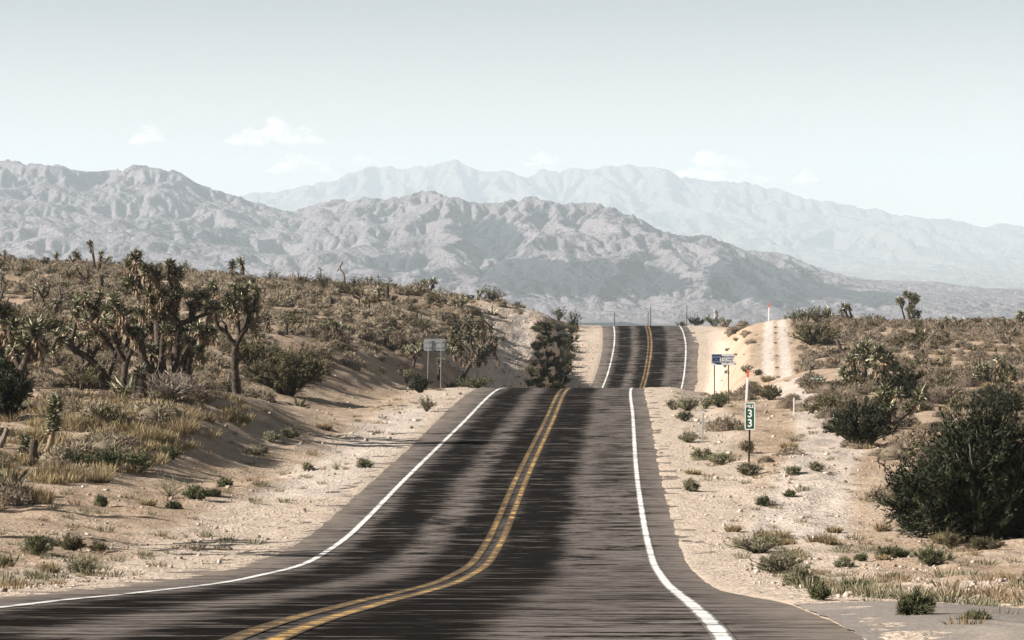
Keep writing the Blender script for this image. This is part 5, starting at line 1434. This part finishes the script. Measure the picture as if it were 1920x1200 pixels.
def thicket(n, seed):
    rng = np.random.default_rng(seed); sh = [grass_shape(640 + i, .36, .30, 60, .016).arrays() for i in range(5)]; g = Geo(); m = 0
    while m < n:
        px, py = rng.uniform(-60, 470), rng.uniform(752, 968)
        if py > np.interp(px, [-60, 0, 180, 300, 400, 470], [970, 955, 905, 878, 828, 790]) or gnoise(px / 60, py / 30, seed) < -.12: continue
        x, y, z = hit(px, py); m += 1
        v, f, t = sh[rng.integers(5)]; a = rng.uniform(0, 6.28); s = rng.uniform(.6, 1.5); c, q = math.cos(a) * s, math.sin(a) * s
        g.add(np.stack([v[:, 0] * c - v[:, 1] * q, v[:, 0] * q + v[:, 1] * c, v[:, 2] * s], 1) + [x, y, z - .02], f, t)
    return tag(link('dry_grass', g.mesh('dry_grass'), STRAW), kind='stuff')
thicket(420, 88)
strew('weeds', 1500, 61, [grass_shape(600 + i, .22, .18, 60, .008) for i in range(4)], GREYGREEN, (5.4, 2.2), (.5, 1.5))
strew('dry_stubble', 1700, 62, [grass_shape(610 + i, .22, .15, 56, .008) for i in range(4)], STRAW, (5.4, 2.6), (.5, 1.5))

# ------------------------------------------------------------------ stones
def stone_shape(seed):
    import bmesh
    rng = np.random.default_rng(seed); bm = bmesh.new(); bmesh.ops.create_icosphere(bm, subdivisions=1, radius=1)
    v = np.array([q.co[:] for q in bm.verts]); f = np.array([[q.index for q in p.verts] for p in bm.faces]); bm.free()
    v = v * rng.uniform(.65, 1.2, (len(v), 1)) * [1, rng.uniform(.6, 1), rng.uniform(.45, .8)]
    return v, f
ST = [stone_shape(i) for i in range(8)]
STONE = plant_mat('pale_stone', (0.25, 0.195, 0.155), (0.50, 0.425, 0.36), 0.9, 0.15, 0.08)
def stones(n, seed):
    rng = np.random.default_rng(seed); g = Geo()
    y = 1 / rng.uniform(1 / 260, 1 / 27, n); side = np.where(rng.uniform(size=n) < .42, -1, 1)
    d = 4.9 + rng.gamma(1.5, 2.4, n); x = XC(np.minimum(y, 450)) + side * d
    k = (gnoise(x / 1.7, y / 2.2, seed) + .45 * gnoise(x / 6, y / 9, seed + 1) > .0) & ~((y < 40) & (side > 0) & (d < 8))
    x, y = x[k], y[k]; z = ground(x, y)
    for i in range(len(x)):
        v, f = ST[rng.integers(8)]; a = rng.uniform(0, 6.28); s = min(.075, rng.lognormal(-4.15, .6)) * (.70 + y[i] / 110)
        w = np.stack([v[:, 0] * math.cos(a) - v[:, 1] * math.sin(a), v[:, 0] * math.sin(a) + v[:, 1] * math.cos(a), v[:, 2]], 1) * s + [x[i], y[i], z[i] + s * .15]
        g.add(w, f, rng.uniform(0, 1))
    return tag(link('gravel', g.mesh('gravel'), STONE), kind='stuff')
stones(26000, 71)
def rubble(n, seed):
    rng = np.random.default_rng(seed); g = Geo()
    y = rng.uniform(232, 345, n); x = XC(y) + -rng.uniform(5.2, 13, n); z = ground(x, y)
    for i in range(n):
        v, f = ST[rng.integers(8)]; s = min(.20, rng.lognormal(-2.9, .45))
        g.add(v * s + [x[i], y[i], z[i] + s * .1], f, rng.uniform(0, .9))
    return tag(link('rubble', g.mesh('rubble'), STONE), kind='stuff')
rubble(5000, 73)
for i, (px, py, s, lab) in enumerate([(1550, 895, .17, 'pale squarish rock with a dark side on the right dirt flat'), (1582, 905, .12, 'dark little rock right of the pale squarish one'), (266, 768, .20, 'white flat stone under the grove of joshua trees'),
                                      (694, 874, .09, 'small white stone beside the grey shrub left of the road'), (1366, 852, .14, 'white stone near the grey marker stake'), (1450, 826, .10, 'pale stone in the dirt right of the mile sign'), (96, 862, .22, 'pale rock at the foot of the young joshua tree')]):
    x, y, z = hit(px, py); v, f = ST[i]
    g = Geo(); g.add(v * s, f, .9 if 'dark' not in lab[:5] else .0)
    o = link('rock', g.mesh('rock'), STONE); o.location = (x, y, z + s * .25); tag(o, lab, 'rock')
# ------------------------------------------------------------------ signs and posts
def solid(name, parts, mat, parent=None, bevel=0.0):
    """boxes (centre, size) joined into one mesh"""
    import bmesh
    bm = bmesh.new()
    for c, s in parts:
        r = bmesh.ops.create_cube(bm, size=1.0)
        for v in r['verts']:
            v.co = Vector((v.co.x * s[0] + c[0], v.co.y * s[1] + c[1], v.co.z * s[2] + c[2]))
    if bevel: bmesh.ops.bevel(bm, geom=bm.edges[:], offset=bevel, segments=1, affect='EDGES')
    me = bpy.data.meshes.new(name); bm.to_mesh(me); bm.free()
    return link(name, me, mat, parent)

def rrect(name, w, h, r, t, mat, parent, loc, hole=None):
    """sheet with round corners facing -y; with hole it is a rim"""
    import bmesh
    def ring(w, h, r, n=5):
        p = []
        for cx, cz, a0 in ((w / 2 - r, h / 2 - r, 0), (-w / 2 + r, h / 2 - r, 90), (-w / 2 + r, -h / 2 + r, 180), (w / 2 - r, -h / 2 + r, 270)):
            for i in range(n + 1):
                a = math.radians(a0 + 90 * i / n); p.append((cx + r * math.cos(a), cz + r * math.sin(a)))
        return p
    o = ring(w, h, r); v, f = [], []; n = len(o)
    if hole is None:
        v = [(x, -t / 2, z) for x, z in o] + [(x, t / 2, z) for x, z in o]
        f = [tuple(range(n))[::-1] if False else tuple(range(n)), tuple(range(2 * n - 1, n - 1, -1))] + [((i + 1) % n, i, i + n, (i + 1) % n + n) for i in range(n)]
    else:
        q = ring(w - 2 * hole, h - 2 * hole, max(.002, r - hole))
        v = [(x, -t / 2, z) for x, z in o] + [(x, -t / 2, z) for x, z in q] + [(x, t / 2, z) for x, z in o] + [(x, t / 2, z) for x, z in q]
        for i in range(n):
            j = (i + 1) % n
            f += [(i, j, j + n, i + n), (j + 2 * n, i + 2 * n, i + 3 * n, j + 3 * n), (j, i, i + 2 * n, j + 2 * n), (i + n, j + n, j + 3 * n, i + 3 * n)]
    ob = link(name, mixed_mesh(name, v, f), mat, parent); ob.location = loc
    bm = bmesh.new(); bm.from_mesh(ob.data); bmesh.ops.recalc_face_normals(bm, faces=bm.faces[:]); bm.to_mesh(ob.data); bm.free()
    return ob

def words(name, text, size, mat, parent, loc, sx=1.0, bold=0.0, thick=.003):
    cu = bpy.data.curves.new('words', 'FONT'); cu.body = text; cu.size = size; cu.align_x = 'CENTER'; cu.align_y = 'CENTER'
    cu.offset = bold; cu.extrude = thick / 2; cu.resolution_u = 3
    tmp = bpy.data.objects.new('words', cu); COL.objects.link(tmp)
    dg = bpy.context.evaluated_depsgraph_get(); dg.update()
    me = bpy.data.meshes.new_from_object(tmp.evaluated_get(dg)); bpy.data.objects.remove(tmp); bpy.data.curves.remove(cu)
    me.name = name; me.materials.clear(); me.materials.append(mat)
    v = np.empty(len(me.vertices) * 3, np.float32); me.vertices.foreach_get('co', v); v = v.reshape(-1, 3)
    w = np.stack([v[:, 0] * sx, -v[:, 2], v[:, 1]], 1); me.vertices.foreach_set('co', np.ascontiguousarray(w).ravel()); me.update()
    o = link(name, me, None, parent); o.location = loc
    return o

def thing(name, loc, label, cat, rz=0.0, group=None):
    o = bpy.data.objects.new(name, None); COL.objects.link(o); o.location = loc; o.rotation_euler = (0, 0, rz)
    return tag(o, label, cat, group)

RUST = flat_mat('rusty_steel', (0.060, 0.042, 0.032), .7, .3, 0.0, .35, 25)
STEEL = flat_mat('galvanised_steel', (0.36, 0.36, 0.355), .5, .4, 0.35, .15, 30)
ALU = flat_mat('weathered_aluminium', (0.30, 0.315, 0.325), .6, .4, 0.15, .12, 6)
SIGNGREEN = flat_mat('sign_green', (0.010, 0.075, 0.045), .45, .4, 0, .12, 10)
SIGNWHITE = flat_mat('sign_white', (0.78, 0.79, 0.77), .45, .4, 0, .05, 10)
SIGNBLUE = flat_mat('sign_blue', (0.010, 0.026, 0.085), .45, .4, 0, .15, 8)
SIGNGREY = flat_mat('faded_white', (0.62, 0.62, 0.63), .5, .3, 0, .08, 10)
DIMTEXT = flat_mat('faded_pale_paint', (0.20, 0.25, 0.29), .6, .3)
BLACK = flat_mat('dark_paint', (0.030, 0.030, 0.034), .6, .3)
WHITEP = flat_mat('white_plastic', (0.80, 0.79, 0.77), .5, .3, 0, .06, 15)
ORANGE = flat_mat('orange_band', (0.62, 0.115, 0.030), .5, .3, 0, .1, 15)
POLE = flat_mat('dark_timber', (0.060, 0.048, 0.040), .9, .1, 0, .3, 8)

# mile marker
x, y, z = hit(1404, 882); k = y / F
t = thing('mile_marker', (x, y, z), 'green mile marker sign reading MILE 33 on a thin brown post', 'road sign', rz=.0)
solid('post', [((-.022, 0, 58 * k - .15), (.012, .05, 116 * k + .3)), ((.0, .022, 58 * k - .15), (.05, .012, 116 * k + .3)), ((.022, 0, 58 * k - .15), (.012, .05, 116 * k + .3))], RUST, t).rotation_euler = (0, .02, 0)
pw, ph, pz = 19 * k, 51 * k, 99 * k
pan = rrect('panel', pw, ph, pw * .14, .006, SIGNGREEN, t, (2 * k, -.038, pz))
rrect('border', pw * 1.0 + .001, ph + .001, pw * .14, .009, SIGNWHITE, pan, (0, -.001, 0), hole=pw * .085)
words('lettering', 'MILE', pw * .44, SIGNWHITE, pan, (0, -.0055, ph * .355), sx=.82, bold=pw * .012)
words('numeral', '3', ph * .40, SIGNWHITE, pan, (0, -.0055, ph * .085), sx=.98, bold=pw * .022)
words('numeral', '3', ph * .40, SIGNWHITE, pan, (0, -.0055, -ph * .265), sx=.98, bold=pw * .022)

# blue and white volunteer sign
x, y, z = hit(1353, 757); k = y / F
t = thing('adoption_sign', (x, y, z), 'blue and white highway adoption sign on two thin dark posts', 'road sign', rz=-.04)
zb, hh_, ww = 71.5 * k, 20.5 * k, 42 * k
for sx_ in (-13.5, 13.0):
    solid('post', [((sx_ * k, .03, (zb + hh_ * .5) / 2 - .2), (.055, .045, zb + hh_ * .5 + .4))], RUST, t)
pan = rrect('panel', ww, hh_, hh_ * .05, .01, SIGNGREY, t, (2.5 * k, -.012, zb + hh_ * .5))
# the blue half has the outline of a state, cut off slantwise at its lower left
b = [(-.485, .46), (-.06, .46), (-.06, -.46), (-.27, -.46), (-.485, -.30), (-.475, -.18), (-.49, -.10), (-.475, .06), (-.485, .2)]
vv = [(a * ww, -.0075, c * hh_) for a, c in b] + [(a * ww, -.004, c * hh_) for a, c in b]; nb = len(b)
link('blue_field', mixed_mesh('blue_field', vv, [tuple(range(nb))] + [((i + 1) % nb, i, i + nb, (i + 1) % nb + nb) for i in range(nb)]), SIGNBLUE, pan)
for txt, cz, s in (('ADOPT', .22, .20), ('A', .0, .15), ('HIGHWAY', -.22, .19)):
    words('lettering', txt, hh_ * s * 1.25, DIMTEXT, pan, (-.30 * ww, -.0085, cz * hh_), sx=.86, bold=.002)
em = [(0, .30), (.012, .20), (.010, .10), (.026, .02), (.024, -.10), (.014, -.20), (.0, -.31), (-.014, -.20), (-.026, -.08), (-.026, .04), (-.010, .12), (-.012, .20)]
vv = [(a * ww - .112 * ww, -.0095, c * hh_) for a, c in em] + [(a * ww - .112 * ww, -.0078, c * hh_) for a, c in em]; nb = len(em)
link('emblem', mixed_mesh('emblem', vv, [tuple(range(nb))] + [((i + 1) % nb, i, i + nb, (i + 1) % nb + nb) for i in range(nb)]), SIGNGREY, pan)
for txt, cz, s in (('MEADVIEW', .24, .22), ('A.Z. PARK', .0, .20), ('PROJECTS', -.25, .21)):
    words('lettering', txt, hh_ * s * 1.25, BLACK, pan, (.215 * ww, -.0065, cz * hh_), sx=.86, bold=.004)
rim = .012
solid('rim', [((0, -.001, hh_ / 2), (ww + rim, .014, rim)), ((0, -.001, -hh_ / 2), (ww + rim, .014, rim)), ((ww / 2, -.001, 0), (rim, .0135, hh_ - rim)), ((-ww / 2, -.001, 0), (rim, .0135, hh_ - rim))], ALU, pan)

# back of a sign for the other direction
x, y, z = hit(825, 733); k = y / F
t = thing('sign_back', (x, y, z), 'blank grey back of a road sign on two silver posts left of the road', 'road sign', rz=.06)
zt = 94 * k
for sx_, hh2, tl in ((1.0, 96 * k, .015), (-24, 96 * k, .03)):
    p_ = solid('post', [((0, 0, hh2 / 2 - .2), (.045, .028, hh2 + .4)), ((0, -.02, hh2 / 2 - .2), (.018, .02, hh2 + .39))], STEEL, t); p_.location = (sx_ * k, -.01, 0); p_.rotation_euler = (0, tl, 0)
pan = rrect('panel', 42 * k, 22 * k, .05, .008, ALU, t, (-9.5 * k, .05, 84 * k))
solid('brace', [((0, .012, 5 * k), (41 * k, .02, .03)), ((0, .012, -5 * k), (41 * k, .02, .03))], ALU, pan).location = (0, -.026, 0)

# street name blade
x, y, z = hit(1531, 719); k = y / F
t = thing('street_sign', (x, y, z), 'small green street name blade reading CENTURY low above the dirt', 'street sign', rz=-.12)
solid('post', [((0, .02, 3.5 * k), (.05, .05, 15 * k))], RUST, t)
pan = rrect('blade', 24 * k, 7.2 * k, 1.0 * k, .006, SIGNGREEN, t, (-1.0 * k, -.012, 9.5 * k)); pan.rotation_euler = (0, .05, 0)
words('lettering', 'CENTURY', 5.2 * k, SIGNWHITE, pan, (-2.6 * k, -.006, -.2 * k), sx=.72, bold=.006)
words('lettering', 'DR', 2.6 * k, SIGNWHITE, pan, (9.4 * k, -.006, .9 * k), sx=.8, bold=.004)

# delineator stake with a bent reflector plate on its head
x, y, z = hit(1317, 832); k = y / F
t = thing('marker_stake', (x, y, z), 'thin grey steel marker stake with a tilted plate on top', 'marker post')
p_ = solid('post', [((-.008, 0, 28 * k - .15), (.05, .012, 57 * k + .3)), ((.018, .02, 28 * k - .15), (.012, .045, 57 * k + .3))], STEEL, t); p_.rotation_euler = (0, .035, 0)
pl = solid('reflector_plate', [((0, 0, 0), (12 * k, .05, .02))], RUST, t); pl.location = (3.0 * k, -.01, 62 * k); pl.rotation_euler = (0, .22, 0)
solid('bracket', [((0, 0, 0), (4 * k, .012, 5 * k))], SIGNGREY, t).location = (2.0 * k, 0, 58.5 * k)

# flexible markers with orange tips
def flexi(px, py, hpx, label, lean=.03):
    x, y, z = hit(px, py); k = y / F
    t = thing('flexible_marker', (x, y, z), label, 'marker post'); h = hpx * k
    a = solid('post', [((0, 0, h * .38 - .1), (.105, .03, h * .76 + .2))], WHITEP, t, .006); b_ = solid('orange_tip', [((0, 0, h * .88), (.107, .032, h * .24 - .004))], ORANGE, t, .006)
    t.rotation_euler = (0, lean, 0)
flexi(1399, 757, 60, 'white marker post with an orange tip standing behind the mile sign', .06)
flexi(1441, 598, 34, 'white marker post with an orange tip on top of the dirt mound', .03)
def stake(px, py, hpx, label, name='survey_stake', w=.05, mt=None, lean=.02):
    x, y, z = hit(px, py); k = y / F; h = hpx * k
    o = solid(name, [((0, 0, h / 2 - .1), (w, w * .5, h + .2)), ((0, 0, h + .025), (w * .6, w * .4, .05))], mt or WHITEP); o.location = (x, y, z); o.rotation_euler = (0, lean, 0)
    return tag(o, label, 'stake')
stake(1488, 781, 31, 'slim white wooden stake in the dirt right of the mile sign')
stake(1562, 798, 18, 'short white stake at the left edge of the dark creosote')
stake(1339, 604, 32, 'thin white post beyond the far crest near the tiny bare joshua', w=.10)
stake(853, 556, 25, 'thin pale rod on the left skyline right of the double-headed yucca', w=.05, mt=STEEL)

# timber posts just past the far crest
for px, ptop, lab, arm in ((1152, 585, 'leftmost dark timber pole beyond the far crest, above the road edge line', 0), (1215, 585, 'shorter of two dark timber poles standing together above the yellow line', 0), (1219.5, 574, 'taller of two dark timber poles standing together above the yellow line', 0), (1287.5, 572, 'dark timber pole with a short crossbar right of the far crest', 1)):
    Y = 418.0; X = wx(px, Y); zg = float(ground(np.array([X]), np.array([Y]))[0]); zt_ = -(ptop - HZ) / F * Y; h = zt_ - zg
    o = bpy.data.objects.new('timber_pole', None); COL.objects.link(o); o.location = (X, Y, zg); tag(o, lab, 'pole', 'timber poles beyond the crest')
    g = Geo(); tube(g, [(0, 0, -.4), (.0, 0, h * .5), (.02, 0, h)], [.055, .05, .045], 8); link('shaft', g.mesh('shaft'), POLE, o)
    if arm: solid('crossbar', [((0, -.11, h * .30), (.6, .06, .08))], POLE, o)
